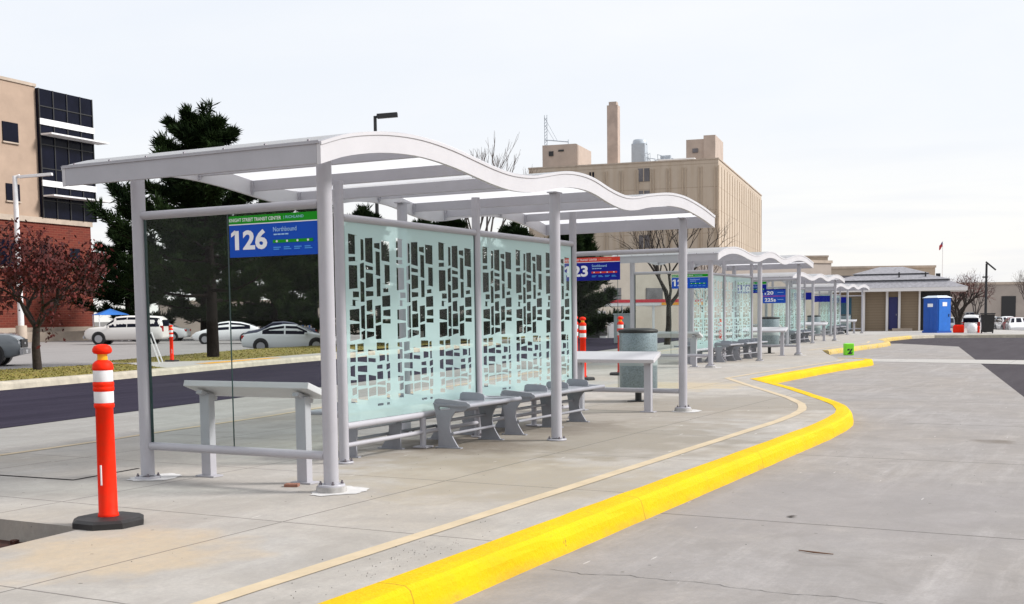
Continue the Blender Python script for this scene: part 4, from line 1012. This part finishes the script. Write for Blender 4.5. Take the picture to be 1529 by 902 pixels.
dup(fr, (104, 8.6, -.8), 2.2, 'bare tree beyond the parked cars, left of the black lamp post', 'bare trees', (1.05, 1.05, 1.0))
dup(bt, (113, 3.1, -.8), .4, 'pale bare tree at the right picture edge', 'bare trees', (0.60, 0.60, 0.50))
dup(bt, (118, 8.4, -.8), 2.4, 'pale bare tree right behind the black lamp post', 'bare trees', (0.56, 0.56, 0.44))

# ------------------------------------------------------------------ buildings
def frame_box(mb, x0, x1, y0, y1, z0, z1): mb.box(((x0 + x1)/2, (y0 + y1)/2, (z0 + z1)/2), (x1 - x0, y1 - y0, z1 - z0)); return mb
# brick and tan building, local x along its face towards the right corner (x=0), face looks to -y
bl = thing('office_building', 'tan office block on a red brick base with dark glazed corner', 'building', (67.9, 77.0, -.3), R(4))
frame_box(MB(), -40, 0, 0, 24, 0, 10.0).build('brick_base', M['brick'], bl)
frame_box(MB(), -40, .12, -.15, 24, 10.0, 10.45).build('cornice', M['stone'], bl)
frame_box(MB(), -40, .2, -.25, 0, -.2, 1.15).build('plinth', M['stone'], bl)
tw_ = frame_box(MB(), -40, -5.65, .1, 24, 10.45, 21.35)
tw_.build('upper_wall', M['tan_panel'], bl)
frame_box(MB(), -40, -5.6, 0, 24, 21.35, 21.6).build('coping', M['stone'], bl)
gl = frame_box(MB(), -5.65, .55, -.2, 24, 10.45, 21.25).build('curtain_wall', M['win'], bl)
for x in (-5.6, -4.05, -2.5, -.95, .5): frame_box(MB(), x - .05, x + .05, -.28, -.2, 10.45, 21.25).build('mullion', M['dark_metal'], gl)
for z in (11.9, 14.6, 16.6, 19.8): frame_box(MB(), -5.65, .55, -.27, -.2, z - .04, z + .04).build('transom', M['dark_metal'], gl)
for z in (17.9, 12.75):
    frame_box(MB(), -5.65, .6, -.34, -.2, z + .35, z + .85).build('spandrel', M['white_metal'], gl)
    frame_box(MB(), -5.6, 1.1, -1.5, -.2, z - .55, z - .42).build('sunshade', M['white_metal'], gl)
for x0, x1, z0, z1 in ((-9.3, -7.7, 16.4, 18.0), (-9.2, -7.8, 11.6, 13.0), (-14.4, -12.8, 16.4, 18.0)):
    wn = frame_box(MB(), x0, x1, .02, .1, z0, z1).build('window', M['win'], bl); frame_box(MB(), x0 - .06, x1 + .06, -.05, .1, z0 - .12, z0).build('sill', M['stone'], wn)
for x0, x1, z0, z1 in ((-2.6, -1.4, 6.2, 8.0), (-6.0, -5.2, 6.6, 8.2), (-10.2, -8.4, 6.2, 8.4)):
    wn = frame_box(MB(), x0, x1, -.03, .02, z0, z1).build('window', M['win'], bl); frame_box(MB(), x0 - .06, x1 + .06, -.10, 0, z0 - .15, z0).build('sill', M['stone'], wn)
# low wall before it
lw = MB().box((0, 0, .35), (34, .5, .9)).build('low_wall', M['stone'], None, (50.6, 72.6, -.3)); lw.rotation_euler = (0, 0, R(4)); tag(lw, 'long low pale wall at the foot of the brick building', 'wall')

# big windowless tan block; local x along the front face from the right corner (x=0) to the left end (x=36), local y = depth
bg_ = thing('hospital_building', 'big windowless tan concrete block with rooftop plant and a tall chimney', 'building', (200.4, 61.9, -.3), R(99.8))
W_, D_, H_ = 36.2, 72.0, 29.7
frame_box(MB(), 0, W_, -D_, 0, 0, H_).build('wall', M['tan_wall'], bg_)
rb = MB()
for k in range(13):
    x = .35 + k * (W_ - .7) / 12
    for dx in (-.28, .28):
        frame_box(rb, x + dx - .10, x + dx + .10, 0, .16, 0, H_ - 1.2)
rb.build('front_ribs', M['tan_rib'], bg_)
rb = MB()
for k in range(20):
    y = -.5 - k * (D_ - 1) / 19
    frame_box(rb, -.10, 0, y - .22, y + .22, 0, H_ - 1.0)
rb.build('side_ribs', M['tan_rib'], bg_)
cp = MB(); frame_box(cp, -.1, W_ + .1, -.4, .12, H_, H_ + .25); frame_box(cp, -.14, .3, -D_, -.4, H_, H_ + .24); cp.build('coping', M['stone'], bg_)
for x0, x1, zs_ in ((12.7, 14.9, (26.3, 22.2, 18.1, 14.0)), (23.3, 24.3, (26.9,)), (27.6, 29.0, (26.2,)), (31.3, 32.5, (26.2,)), (34.6, 35.8, (26.2,))):
    for z in zs_:
        wn = frame_box(MB(), x0, x1, -.02, .10, z, z + (2.4 if x0 < 13 else 1.6)).build('window', M['win_grey'] if x0 < 13 else M['win'], bg_)
        if x0 < 13: frame_box(MB(), (x0 + x1)/2 - .08, (x0 + x1)/2 + .08, .1, .16, z, z + 2.4).build('mullion', M['tan_rib'], wn)
ph = MB(); frame_box(ph, 28.4, 35.2, -18, -6, H_, H_ + 5.2); ph.build('penthouse', M['penthouse'], bg_)
ph = MB(); frame_box(ph, 5.2, 8.7, -26, -16.5, H_, H_ + 6.2); ph.build('penthouse', M['penthouse'], bg_)
ph = MB(); frame_box(ph, 2.9, 5.2, -27, -16, H_, H_ + 6.8); ph.build('penthouse', M['penthouse'], bg_)
MB().box((33.4, -5.95, H_ + 3.5), (.9, .3, .9)).build('vent', M['dark_metal'], bg_); MB().box((31.4, -5.95, H_ + 4.0), (1.1, .2, .35)).build('vent', M['dark_metal'], bg_)
MB().box((6.9, -16.45, H_ + 4.0), (1.1, .2, .8)).build('vent', M['win_grey'], bg_)
ch = MB(); frame_box(ch, 20.4, 22.5, -9.4, -7.3, H_ - .5, 42.0); cho = ch.build('chimney', mat('chimney_brick', (.44, .35, .30), .9, var=.15, scale=.6), bg_)
frame_box(MB(), 20.7, 22.2, -9.1, -7.6, 42.0, 42.7).build('chimney_cap', M['penthouse'], cho)
ct = MB(); frame_box(ct, 16.9, 19.6, -19, -16, H_ + 1.7, H_ + 6.0); cto = ct.build('cooling_tower', M['louver'], bg_)
frame_box(MB(), 16.7, 19.8, -19, -16.1, H_ + .2, H_ + 1.7).build('base_frame', M['dark_metal'], cto)
MB().lathe([(1.5, 0), (1.4, .7), (1.2, .9)], (18.2, -17.5, H_ + 6.0), 18).build('fan_cowl', M['louver'], cto)
pl = MB(); rr = random.Random(2)
for k in range(34):
    x = rr.uniform(9.8, 16.4); y = rr.uniform(-14, -11)
    a = Vector((x, y, H_)); h_ = rr.uniform(.6, 4.2) * (1 - (16.4 - x) / 12)
    pl.tube([a, a + Vector((rr.uniform(-.2, .2), 0, h_)), a + Vector((rr.uniform(-2.0, 1.0), 0, h_ * rr.uniform(.7, 1)))], .09, 5)
frame_box(pl, 9, 16.6, -12.6, -12, H_ + 1.4, H_ + 1.62); frame_box(pl, 11.0, 13.0, -13, -12, H_ + 1.9, H_ + 2.8); frame_box(pl, 17.2, 18.6, -13, -12, H_ + .3, H_ + 3.6) if False else None
pl.build('pipework', M['louver'], bg_)
dk = MB(); frame_box(dk, 5.6, 12.6, -9.6, -7.6, H_, H_ + 1.5); dk.build('rooftop_duct', M['white_metal'], bg_)
an = MB(); z = H_ + 5.2
for dx in (0, .5): an.tube([(35.0 - dx, -7, H_), (35.0 - dx, -7, z + 6.0)], .07, 5)
for k in range(9): an.tube([(35.0, -7, z + k * .62), (34.5, -7, z + k * .62 + .5)], .05, 4)
an.tube([(35.0, -7, z + 1.2), (30.2, -7, z + .55)], .10, 5); an.tube([(35, -7, z + 5.6), (32.4, -7, z + .9)], .05, 4); an.tube([(35, -7, z + 4.2), (33.0, -7, z + .9)], .05, 4); an.tube([(30.2, -7, z), (30.2, -7, z + 1.0)], .07, 4)
an.build('davit_mast', M['louver'], bg_)

def low_building(name, label, p0, p1, z0, z1, depth, m, wins=(), door=None, coping=True):
    a, b = Vector((*p0, 0)), Vector((*p1, 0)); d = b - a; ang = math.atan2(d.y, d.x); ln = d.length
    t = thing(name, label, 'building', (p0[0], p0[1], z0), ang)
    h = z1 - z0
    frame_box(MB(), 0, ln, 0, depth, 0, h).build('wall', m, t)
    if coping: frame_box(MB(), -.1, ln + .1, -.1, depth, h, h + .3).build('coping', M['stone'], t)
    for (x0, x1, za, zb) in wins: frame_box(MB(), x0, x1, -.06, .02, za, zb).build('window', M['win_grey'], t)
    if door: frame_box(MB(), door[0], door[1], -.08, .02, 0, door[2]).build('door', M['dark_metal'], t)
    return t
low_building('low_building', 'low brown building between the tan block and the pavilion roof', (165, 56), (175.9, 36.4), -.3, 9.8, 25, M['tan_rib'])
low_building('long_low_building', 'long flat-roofed tan building behind the pavilion roof', (144.5, 30.8), (151.8, 17.2), -.3, 6.9, 20, M['low_wall'], ((1.5, 4.6, 4.2, 6.3), (6.0, 8.6, 4.4, 6.2)))
low_building('annex_building', 'flat beige building with a dark doorway behind the parked cars at right', (139.5, 18.5), (148.5, 1.2), -.9, 4.4, 20, M['pale_wall'], ((17.5, 18.4, 2.4, 3.1), (18.9, 19.4, 2.4, 3.1)), (11.2, 12.9, 3.9))
low_building('store_building', 'pale low building half hidden by pines behind the silver sedan', (76, 77.0), (92.5, 60.8), -.3, 2.9, 12, M['pale_wall'], ((5.3, 7.2, .9, 2.2), (9.4, 10.2, 0.4, 2.3)))
low_building('school_building', 'grey-pink low building wing seen through the end glass of the second shelter', (88, 44), (121, 23.5), -.3, 6.6, 16, M['pale_wall'], ((9, 11, 2.5, 4.2), (14, 16, 2.5, 4.2), (27, 29, 4.0, 5.2)))

# fuel canopy with red and amber band
fc = thing('fuel_canopy', 'flat white canopy with a red and amber band on slim white columns', 'canopy', (81.3, 31.4, -.3), math.atan2(26.3 - 31.4, 84.0 - 81.3))
frame_box(MB(), -1, 6.6, 0, 6, 2.35, 2.62).build('roof', M['white_metal'], fc)
frame_box(MB(), -1.05, 6.65, -.06, 0, 2.60, 2.85).build('red_band', M['red_band'], fc)
frame_box(MB(), 3.2, 6.66, -.08, -.061, 2.36, 2.58).build('amber_band', M['amber_band'], fc)
for x in (0, 2.6, 5.4): frame_box(MB(), x - .09, x + .09, .4, .58, 0, 2.35).build('column', M['white_metal'], fc)
ub = thing('vending_kiosk', 'white kiosk with a tall panel beside the dark pines', 'kiosk', (66.6, 26.3, -.3), R(-62))
frame_box(MB(), 0, 1.6, 0, 1, 0, 1.15).build('counter', M['white_metal'], ub)
frame_box(MB(), -.9, -.2, 0, .7, 0, 1.9).build('panel', M['white_metal'], ub)
frame_box(MB(), -.8, -.3, -.03, 0, 1.2, 1.7).build('display', M['win_grey'], ub); frame_box(MB(), -.8, -.1, -.04, 0, .2, .8).build('grille', M['win_grey'], ub)
nb = thing('news_rack', 'small red and blue rack in front of the dark pines', 'rack', (64.8, 27.6, -.3), R(-62))
for k, m_ in enumerate(('red_band', 'blue_steel', 'cabinet', 'red_band')): frame_box(MB(), k * .32, k * .32 + .3, 0, .4, .75, 1.65).build('box', M[m_], nb)
frame_box(MB(), 0, 1.3, .05, .35, 0, .75).build('stand', M['dark_metal'], nb)
bf = thing('play_frame', 'bright blue steel frame with a canopy beside the silver sedan', 'frame', (73.0, 58.3, -.3), R(-45))
for x in (0, .55, 1.1, 1.6): frame_box(MB(), x, x + .14, 0, .14, 0, 2.2).build('upright', M['blue_steel'], bf)
frame_box(MB(), -.1, 1.9, -.1, .9, 2.2, 2.32).build('top_rail', M['blue_steel'], bf)
frame_box(MB(), .6, 1.9, 0, .8, 2.32, 2.9).build('canopy', M['potty_side'], bf)
tn = thing('blue_tent', 'small blue canopy tent behind the white SUV', 'tent', (60.0, 66.5, -.3), R(-30))
MB().add([(-1.2, -1.2, 2.1), (1.2, -1.2, 2.1), (1.2, 1.2, 2.1), (-1.2, 1.2, 2.1), (0, 0, 2.6)], [(0, 1, 4), (1, 2, 4), (2, 3, 4), (3, 0, 4), (3, 2, 1, 0)]).build('cover', M['blue_steel'], tn)
for sx_ in (-1.1, 1.1):
    for sy_ in (-1.1, 1.1): frame_box(MB(), sx_ - .03, sx_ + .03, sy_ - .03, sy_ + .03, 0, 2.1).build('leg', M['white_metal'], tn)

# pavilion: hip roof in three stepped tiers, tan siding, white posts
pv = thing('pavilion', 'tan pavilion with a stepped grey hip roof, white posts and a blue door', 'building', (77.6, 9.6, 0), R(8))
# local frame: corner towards camera near (-2.6,0.4)
def hip(z0, z1, a0, b0, a1, b1, name, m):
    vs = [(-a0, -b0, z0), (a0, -b0, z0), (a0, b0, z0), (-a0, b0, z0), (-a1, -b1, z1), (a1, -b1, z1), (a1, b1, z1), (-a1, b1, z1)]
    return MB().add(vs, [(0, 1, 5, 4), (1, 2, 6, 5), (2, 3, 7, 6), (3, 0, 4, 7), (4, 5, 6, 7), (3, 2, 1, 0)]).build(name, m, pv)
A_, B_ = 2.9, 4.85
hip(2.92, 3.42, A_ + .12, B_ + .12, A_ * .74, B_ * .74, 'roof', M['shingle'])
hip(3.47, 3.88, A_ * .80, B_ * .80, A_ * .46, B_ * .46, 'roof', M['shingle'])
hip(3.92, 4.42, A_ * .52, B_ * .52, A_ * .10, B_ * .16, 'roof', M['shingle'])
hip(3.40, 3.47, A_ * .78, B_ * .78, A_ * .78, B_ * .78, 'roof_step', M['shingle_edge']); hip(3.86, 3.92, A_ * .50, B_ * .50, A_ * .50, B_ * .50, 'roof_step', M['shingle_edge'])
frame_box(MB(), -A_ - .1, A_ + .1, -B_ - .1, B_ + .1, 2.68, 2.92).build('fascia', M['trim_white'], pv)
frame_box(MB(), -1.95, 1.9, -2.0, 3.9, .0, 2.68).build('wall', M['siding'], pv)
frame_box(MB(), -.6, 1.9, -3.9, -2.02, .0, 2.68).build('wall', M['dark_metal'], pv)  # near-black block: the shade inside the open porch put into the colour
for x, y, wd in ((-2.12, 3.9, .16), (-2.12, 1.7, .22), (-2.12, .15, .16), (-2.12, -.65, .16), (-2.12, -1.95, .12)):
    frame_box(MB(), x - .08, x + .02, y - wd/2, y + wd/2, 0, 2.68).build('post', M['trim_white'], pv)
dr = frame_box(MB(), -2.0, -1.952, -.55, .05, .1, 2.3).build('door', M['door_blue'], pv); MB().box((-2.02, -.45, 1.1), (.04, .03, .12)).build('handle', M['rim'], dr)
dr = frame_box(MB(), -2.0, -1.952, 2.5, 3.3, .05, 2.3).build('door', mat('door_teal', (.02, .09, .15), .5), pv)
frame_box(MB(), -2.35, -1.95, -1.5, -.2, .0, .17).build('step', M['stone'], pv)
for x, y in ((-1.9, -.6), (-1.85, -2.3)): MB().tube([(x, y, 3.1), (x, y, 4.0 - abs(y) * .02)], .05, 8).build('roof_vent', M['dark_metal'], pv)
MB().box((-1.2, -3.1, 3.75), (.12, .3, .25)).build('roof_vent', M['dark_metal'], pv)

# portable toilet
pt = thing('portable_toilet', 'bright blue portable toilet with a pale roof beside the pavilion', 'portable toilet', (67.6, 5.1, 0.006), R(-36))
MB().box((0, 0, 1.08), (1.12, 1.12, 2.05), None, .04).build('cabin', M['potty'], pt)
MB().box((0, 0, .06), (1.2, 1.2, .12)).build('skid', M['potty'], pt)
dp = MB().box((.0, -.575, 1.06), (.92, .05, 1.9), None, .02).build('door', M['potty_side'], pt)
MB().box((.34, -.61, 1.05), (.05, .03, .16)).build('handle', M['dark_metal'], dp); MB().box((0, -.603, 1.72), (.36, .008, .24)).build('notice', M['white_ink'], dp)
MB().box((-.565, 0, 1.66), (.008, .42, .2)).build('notice', M['white_ink'], pt)
for x in (-.2, .1): MB().box((-.562, x, .85), (.012, .05, 1.4)).build('rib', M['potty'], pt)
rf_ = MB(); vs = [(-.62, -.62, 2.10), (.62, -.62, 2.10), (.62, .62, 2.10), (-.62, .62, 2.10), (-.62, 0, 2.34), (.62, 0, 2.34)]
vs = [(-.62, -.62, 2.11), (.62, -.62, 2.11), (.62, .62, 2.11), (-.62, .62, 2.11), (-.4, -.35, 2.24), (.4, -.35, 2.24), (.4, .35, 2.24), (-.4, .35, 2.24)]
rf_.add(vs, [(0, 1, 5, 4), (1, 2, 6, 5), (2, 3, 7, 6), (3, 0, 4, 7), (4, 5, 6, 7), (3, 2, 1, 0)]); rf_.build('roof', M['potty_roof'], pt)

# black wheeled bin, lamp posts, barriers, flag
wb = thing('wheeled_bin', 'black wheeled rubbish bin at the far pavement under the black lamp post', 'bin', (64.8, 1.95, 0.0), R(10))
MB().add([(-.27, -.3, .08), (.27, -.3, .08), (.27, .3, .08), (-.27, .3, .08), (-.33, -.36, 1.08), (.33, -.36, 1.08), (.33, .36, 1.08), (-.33, .36, 1.08)], [(0, 1, 5, 4), (1, 2, 6, 5), (2, 3, 7, 6), (3, 0, 4, 7), (4, 5, 6, 7), (3, 2, 1, 0)]).build('body', M['black'], wb)
MB().box((0, 0, 1.13), (.72, .78, .07), None, .02).build('lid', M['black'], wb)
for y in (-.3, .3): MB().tube([(.25, y - .03, .12), (.25, y + .03, .12)], .12, 14).build('wheel', M['tyre'], wb)
def lamp(name, label, loc, h, r, m, rz, arm, head, ped=None):
    t = thing(name, label, 'street lamp', loc, rz)
    MB().tube([(0, 0, 0), (0, 0, h)], [r, r * .75], 12).build('pole', m, t)
    MB().tube([(0, 0, h - .1), (arm, 0, h + .02)], r * .55, 8).build('arm', m, t)
    MB().box((arm + head[0]/2 - .05, 0, h + .02), head, Matrix.Rotation(R(-4), 3, 'Y'), .02).build('lamp_head', m, t)
    if ped: MB().lathe([(ped[0], -.1), (ped[0], ped[1] - .05), (ped[0] * .9, ped[1])], (0, 0, 0), 20).build('pedestal', M['stone'], t)
    return t
lamp('street_lamp', 'black single-head lamp post rising behind the crest of the nearest shelter roof', (42.8, 28.9, -.3), 11.85, .11, M['dark_metal'], R(-62), .15, (1.05, .35, .22))
lamp('street_lamp', 'white lamp post on a round stone pedestal before the brick building', (56.0, 72.0, -.3), 13.0, .24, M['white_metal'], R(-62), .4, (2.6, .3, .22), (.42, 1.35))
bl_ = thing('street_lamp', 'slim black lamp post with a slanted head behind the black wheeled bin', 'street lamp', (67.6, 2.35, 0), 0)
MB().tube([(0, 0, 0), (0, 0, 4.1)], [.09, .06], 12).build('pole', M['dark_metal'], bl_)
MB().box((-.02, -.24, 3.95), (.22, .75, .09), Matrix.Rotation(R(42), 3, 'X'), .02).build('lamp_head', M['dark_metal'], bl_)
MB().box((0, .07, 3.3), (.1, .3, .08)).build('bracket', M['dark_metal'], bl_)
rbx = thing('barrier_block', 'red plastic barrier block beside the portable toilet', 'barrier', (66.7, 3.75, 0.006), R(10))
MB().box((0, 0, .22), (.4, .62, .42), None, .05).build('body', M['orange'], rbx); MB().box((0, 0, .45), (.2, .5, .06), None, .02).build('top', M['orange'], rbx)
ws = thing('debris_sack', 'white sack with orange netting by the red barrier block', 'sack', (66.5, 2.95, 0.006), R(10))
MB().lathe([(.26, 0), (.31, .12), (.30, .34), (.22, .5), (.10, .56)], (0, 0, 0), 14).build('bag', M['white_metal'], ws); MB().box((0, -.34, .2), (.3, .12, .4), None, .04).build('netting', M['orange'], ws)
fl = thing('flagpole', 'thin pale flagpole with a drooping red and blue flag far beyond the pavilion', 'flagpole', (152.4, 16.4, -.3))
MB().tube([(0, 0, 0), (0, 0, 10.6)], [.07, .04], 8).build('pole', M['white_metal'], fl)
fm = MB(); vs = []
for i in range(7):
    for j in range(5):
        u, v = i / 6, j / 4; vs.append((.08 * math.sin(u * 9 + v * 3) * u, .04 + .40 * u, 10.5 - .62 * v - .5 * u + .05 * math.sin(u * 7)))
fm.add(vs, [(i * 5 + j, i * 5 + j + 1, i * 5 + j + 6, i * 5 + j + 5) for i in range(6) for j in range(4)]); fm.build('flag', M['flag_red'], fl)
fm = MB(); fm.add([(v[0] - .015, v[1], v[2] + .002) for k, v in enumerate(vs) if k // 5 < 3 and k % 5 < 3], [(i * 3 + j, i * 3 + j + 1, i * 3 + j + 4, i * 3 + j + 3) for i in range(2) for j in range(2)]); fm.build('canton', M['flag_blue'], fl)

# ------------------------------------------------------------------ vehicles
SPEC = {
 'sedan': dict(w=.91, st=[(-2.42, .42, .72, .74), (-2.36, .30, .90, .94), (-1.65, .22, .97, 1.03), (-.95, .2, .95, 1.34), (-.25, .2, .93, 1.45), (.45, .2, .92, 1.41), (1.25, .2, .90, .98), (2.05, .24, .78, .84), (2.36, .32, .66, .70), (2.44, .40, .58, .60)], wx=(-1.42, 1.45), r=.33, cab=(-1.45, 1.1)),
 'hatch': dict(w=.88, st=[(-2.18, .42, .80, .84), (-2.12, .30, .95, 1.06), (-1.75, .22, .98, 1.22), (-1.0, .2, .96, 1.42), (-.2, .2, .93, 1.50), (.4, .2, .90, 1.43), (1.35, .2, .86, .96), (1.95, .25, .74, .80), (2.16, .33, .62, .66), (2.22, .42, .55, .57)], wx=(-1.32, 1.35), r=.32, cab=(-1.75, 1.2)),
 'suv': dict(w=1.0, st=[(-2.72, .5, 1.05, 1.10), (-2.68, .38, 1.16, 1.72), (-2.45, .32, 1.17, 1.88), (-1.5, .3, 1.16, 1.95), (-.2, .3, 1.15, 1.96), (.55, .3, 1.14, 1.90), (1.3, .3, 1.14, 1.24), (2.3, .32, 1.10, 1.17), (2.58, .4, .98, 1.02), (2.66, .5, .85, .88)], wx=(-1.65, 1.65), r=.40, cab=(-2.6, 1.15)),
}
def make_car(name, kind, paint, dark=False):
    sp = SPEC[kind]; W = sp['w']; st = sp['st']; t = thing(name, name, 'car')
    def sec(x):
        for a, b in zip(st, st[1:]):
            if a[0] <= x <= b[0]:
                q = (x - a[0]) / (b[0] - a[0]); return [a[i] + (b[i] - a[i]) * q for i in range(4)]
        return list(st[-1] if x > 0 else st[0])
    def wend(x): 
        e = min(1, (x - st[0][0] + .06) / .5, (st[-1][0] - x + .06) / .6); return W * (.80 + .20 * math.sqrt(max(0, e)))
    def roofw(x):
        s_ = sec(x); return wend(x) * (.94 - min(.24, .42 * max(0, s_[3] - s_[2])))
    def ring(x):
        _, zb, zl, zt = sec(x); w_ = wend(x); rw = roofw(x); hz = zt - zl
        half = [(w_ * .86, zb), (w_ * .97, zb + .10), (w_, (zb + zl) * .5), (w_ * .985, zl - .10), (w_ * .95, zl), (rw + (w_ * .95 - rw) * .45, zl + hz * .55), (rw, zt - hz * .10 - .01), (rw * .80, zt), (rw * .4, zt + .025)]
        return [(x, y, z) for y, z in half] + [(x, -y, z) for y, z in reversed(half)]
    xs = []
    for a, b in zip(st, st[1:]):
        n = 3 if b[0] - a[0] > .3 else 1
        xs += [a[0] + (b[0] - a[0]) * k / n for k in range(n)]
    xs.append(st[-1][0]); rings = [ring(x) for x in xs]; n = len(rings[0]); mb = MB()
    mb.add([v for r_ in rings for v in r_], [(i * n + j, i * n + (j + 1) % n, (i + 1) * n + (j + 1) % n, (i + 1) * n + j) for i in range(len(rings) - 1) for j in range(n)], True)
    mb.add(rings[0], [list(range(n))]); mb.add(rings[-1], [list(range(n))])
    mb.build('body', paint, t)
    c0, c1 = sp['cab']
    def side(x, q, s_):
        _, zb, zl, zt = sec(x); w_ = wend(x) * .95; rw = roofw(x); hz = zt - zl; z = zl + hz * q
        y = w_ + (rw - w_) * min(1, q / .55 * .55) if q < .55 else (rw + (w_ - rw) * .45) + (rw - (rw + (w_ - rw) * .45)) * (q - .55) / .35
        y = w_ + (rw + (w_ - rw) * .45 - w_) * (q / .55) if q < .55 else y
        return Vector((x, s_ * (y + .008), z))
    mid = (c0 + c1) / 2
    for s_ in (-1, 1):
        cuts = [(c0 + .12, mid - .04), (mid + .04, c1 - .12)] if kind != 'suv' else [(c0 + .10, -1.29), (-1.23, -.31), (-.26, c1 - .04)]
        for (xa, xb) in cuts:
            vs = []; m_ = 6
            for i in range(m_ + 1):
                x = xa + (xb - xa) * i / m_
                if sec(x)[3] - sec(x)[2] < .16: x = max(xa, min(xb, x))
                vs += [side(x, .04, s_), side(x, .88, s_)]
            MB().add(vs, [(2*i, 2*i + 1, 2*i + 3, 2*i + 2) for i in range(m_)]).build('side_window', M['win'], t)
    def screen(nm, xa, xb):
        vs = []
        for i in range(5):
            x = xa + (xb - xa) * i / 4; r_ = roofw(x) * .82; z = sec(x)[3]
            vs += [(x, y * r_, z + .012 + .02 * (1 - abs(y))) for y in (-1, -.5, 0, .5, 1)]
        MB().add(vs, [(5*i + j, 5*i + j + 1, 5*i + j + 6, 5*i + j + 5) for i in range(4) for j in range(4)]).build(nm, M['win'], t)
    if kind == 'sedan': screen('windscreen', .5, 1.18); screen('rear_window', -1.55, -.95)
    elif kind == 'hatch': screen('windscreen', .45, 1.28); screen('rear_window', -2.05, -1.6)
    else:
        screen('windscreen', .6, 1.26)
        frame_box(MB(), -2.735, -2.68, -.72, .72, 1.22, 1.66).build('rear_window', M['win'], t)
    fx = st[-1][0]; rx = st[0][0]
    if kind == 'suv':
        gr = frame_box(MB(), fx - .03, fx + .03, -.72, .72, .68, .98).build('grille', M['dark_metal'], t); frame_box(MB(), fx, fx + .05, -.12, .12, .80, .87).build('badge', M['lamp_clear'], gr); frame_box(MB(), fx - .02, fx + .09, -.9, .9, .42, .62).build('bumper', M['rim'], t)
        frame_box(MB(), fx + .088, fx + .1, -.2, .2, .46, .58).build('number_plate', M['white_metal'], t)
    for s_ in (-1, 1):
        zl = sec(fx)[2]
        MB().box((fx - .14, s_ * W * .70, zl - .02 if kind != 'suv' else .84), (.24, .34, .14), None, .03).build('headlight', M['lamp_clear'], t)
        MB().box((rx + .08, s_ * W * .74, sec(rx + .06)[2] - .08 if kind != 'suv' else 1.05), (.18, .28, .18 if kind != 'suv' else .42), None, .03).build('tail_light', M['lamp_red'], t)
        MB().box((c1 - .18, s_ * (W + .06), sec(c1)[2] + .06), (.14, .18, .12), None, .03).build('mirror', paint, t)
    for x in sp['wx']:
        for s_ in (-1, 1):
            r_ = sp['r']; y = s_ * (W - .10)
            a = MB().tube([(x, s_ * (W * .5), r_ + .04), (x, s_ * (W + .004), r_ + .04)], r_ + .07, 22).build('wheel_arch', M['dark_metal'], t)
            wl = MB().tube([(x, y - s_ * .1, r_), (x, y + s_ * .115, r_)], r_, 22).build('wheel', M['tyre'], t)
            MB().tube([(x, y + s_ * .10, r_), (x, y + s_ * .125, r_)], r_ * .66, 16).build('rim', M['rim'], wl)
    return t
PW, PS, PN, PC, PR = car_paint('white_paint', (.82, .82, .83)), car_paint('silver_paint', (.70, .72, .73)), car_paint('navy_paint', (.015, .02, .05)), car_paint('champagne_paint', (.74, .71, .68)), car_paint('red_paint', (.35, .02, .03))
PG = car_paint('grey_paint', (.16, .18, .20)); PK = car_paint('black_paint', (.012, .012, .016))
GC = 'parked cars'
def car(kind, paint, loc, rz, label, name='parked_car', sc=1.0):
    key = (kind, paint.name)
    if key not in CARS: c = make_car(name, kind, paint); CARS[key] = c
    else: c = copy_tree(CARS[key])
    c.location = loc; c.rotation_euler = (0, 0, rz); c['label'] = label; c['category'] = 'car'; c['group'] = GC; c.scale = (sc, sc, sc); return c
CARS = {}
VX = R(118)      # heading that shows a side view, nose to the left
car('suv', PC, (52.0, 56.4, -.3), R(119), 'champagne-white big SUV parked side-on before the pines, nose to the left')
car('hatch', PW, (53.4, 48.6, -.3), R(125), 'white sloping hatchback parked between the SUV and the dark blue car')
car('sedan', PN, (54.6, 45.0, -.3), R(128), 'dark blue car with red tail lights right of the white hatchback')
car('sedan', PS, (38.4, 31.2, -.3), R(-57), 'silver sedan parked side-on, seen through the near end glass', sc=.93)
car('suv', PG, (21.2, 33.4, -.3), R(-48), 'grey pickup-like vehicle at the left picture edge with a dark grille')
car('sedan', PS, (60.5, 62.0, -.3), R(120), 'silver car half hidden behind the white SUV')
car('sedan', PW, (50.5, 30.2, -.3), R(125), 'white sedan seen in slivers through the printed glass of the nearest shelter')
car('sedan', PS, (58.5, 35.5, -.3), R(125), 'silver sedan behind the printed glass of the nearest shelter', sc=.95)
car('sedan', PK, (65.5, 29.0, -.3), R(122), 'black car in front of the dark pines by the red and blue rack')
car('suv', PW, (113.5, 8.3, -.95), R(4), 'white SUV seen from behind between the portable toilet and the black bin', sc=.95)
right_row = [('sedan', PW, 105.2, 3.55, 'white car at the right picture edge, nearest of its row'), ('sedan', PR, 112.0, 4.35, 'dark red car second from the right in the far row'), ('hatch', PW, 116.5, 5.35, 'white hatchback in the middle of the far row at right'),
             ('sedan', PG, 121.5, 6.35, 'grey car in the far row just right of the dark doorway'), ('suv', PK, 127, 9.9, 'black SUV in the far row behind the lamp post'), ('sedan', PS, 124.5, 11.4, 'silver car in the far row left of the lamp post'), ('hatch', PG, 108, 9.5, 'grey hatchback parked left of the white SUV, by the portable toilet'), ('sedan', PS, 131, 8.3, 'pale silver car in the far row, right of the lamp post')]
for k_, p_, x, y, l in right_row: car(k_, p_, (x, y, -.80), R(188 + (x % 3) * 4), l)
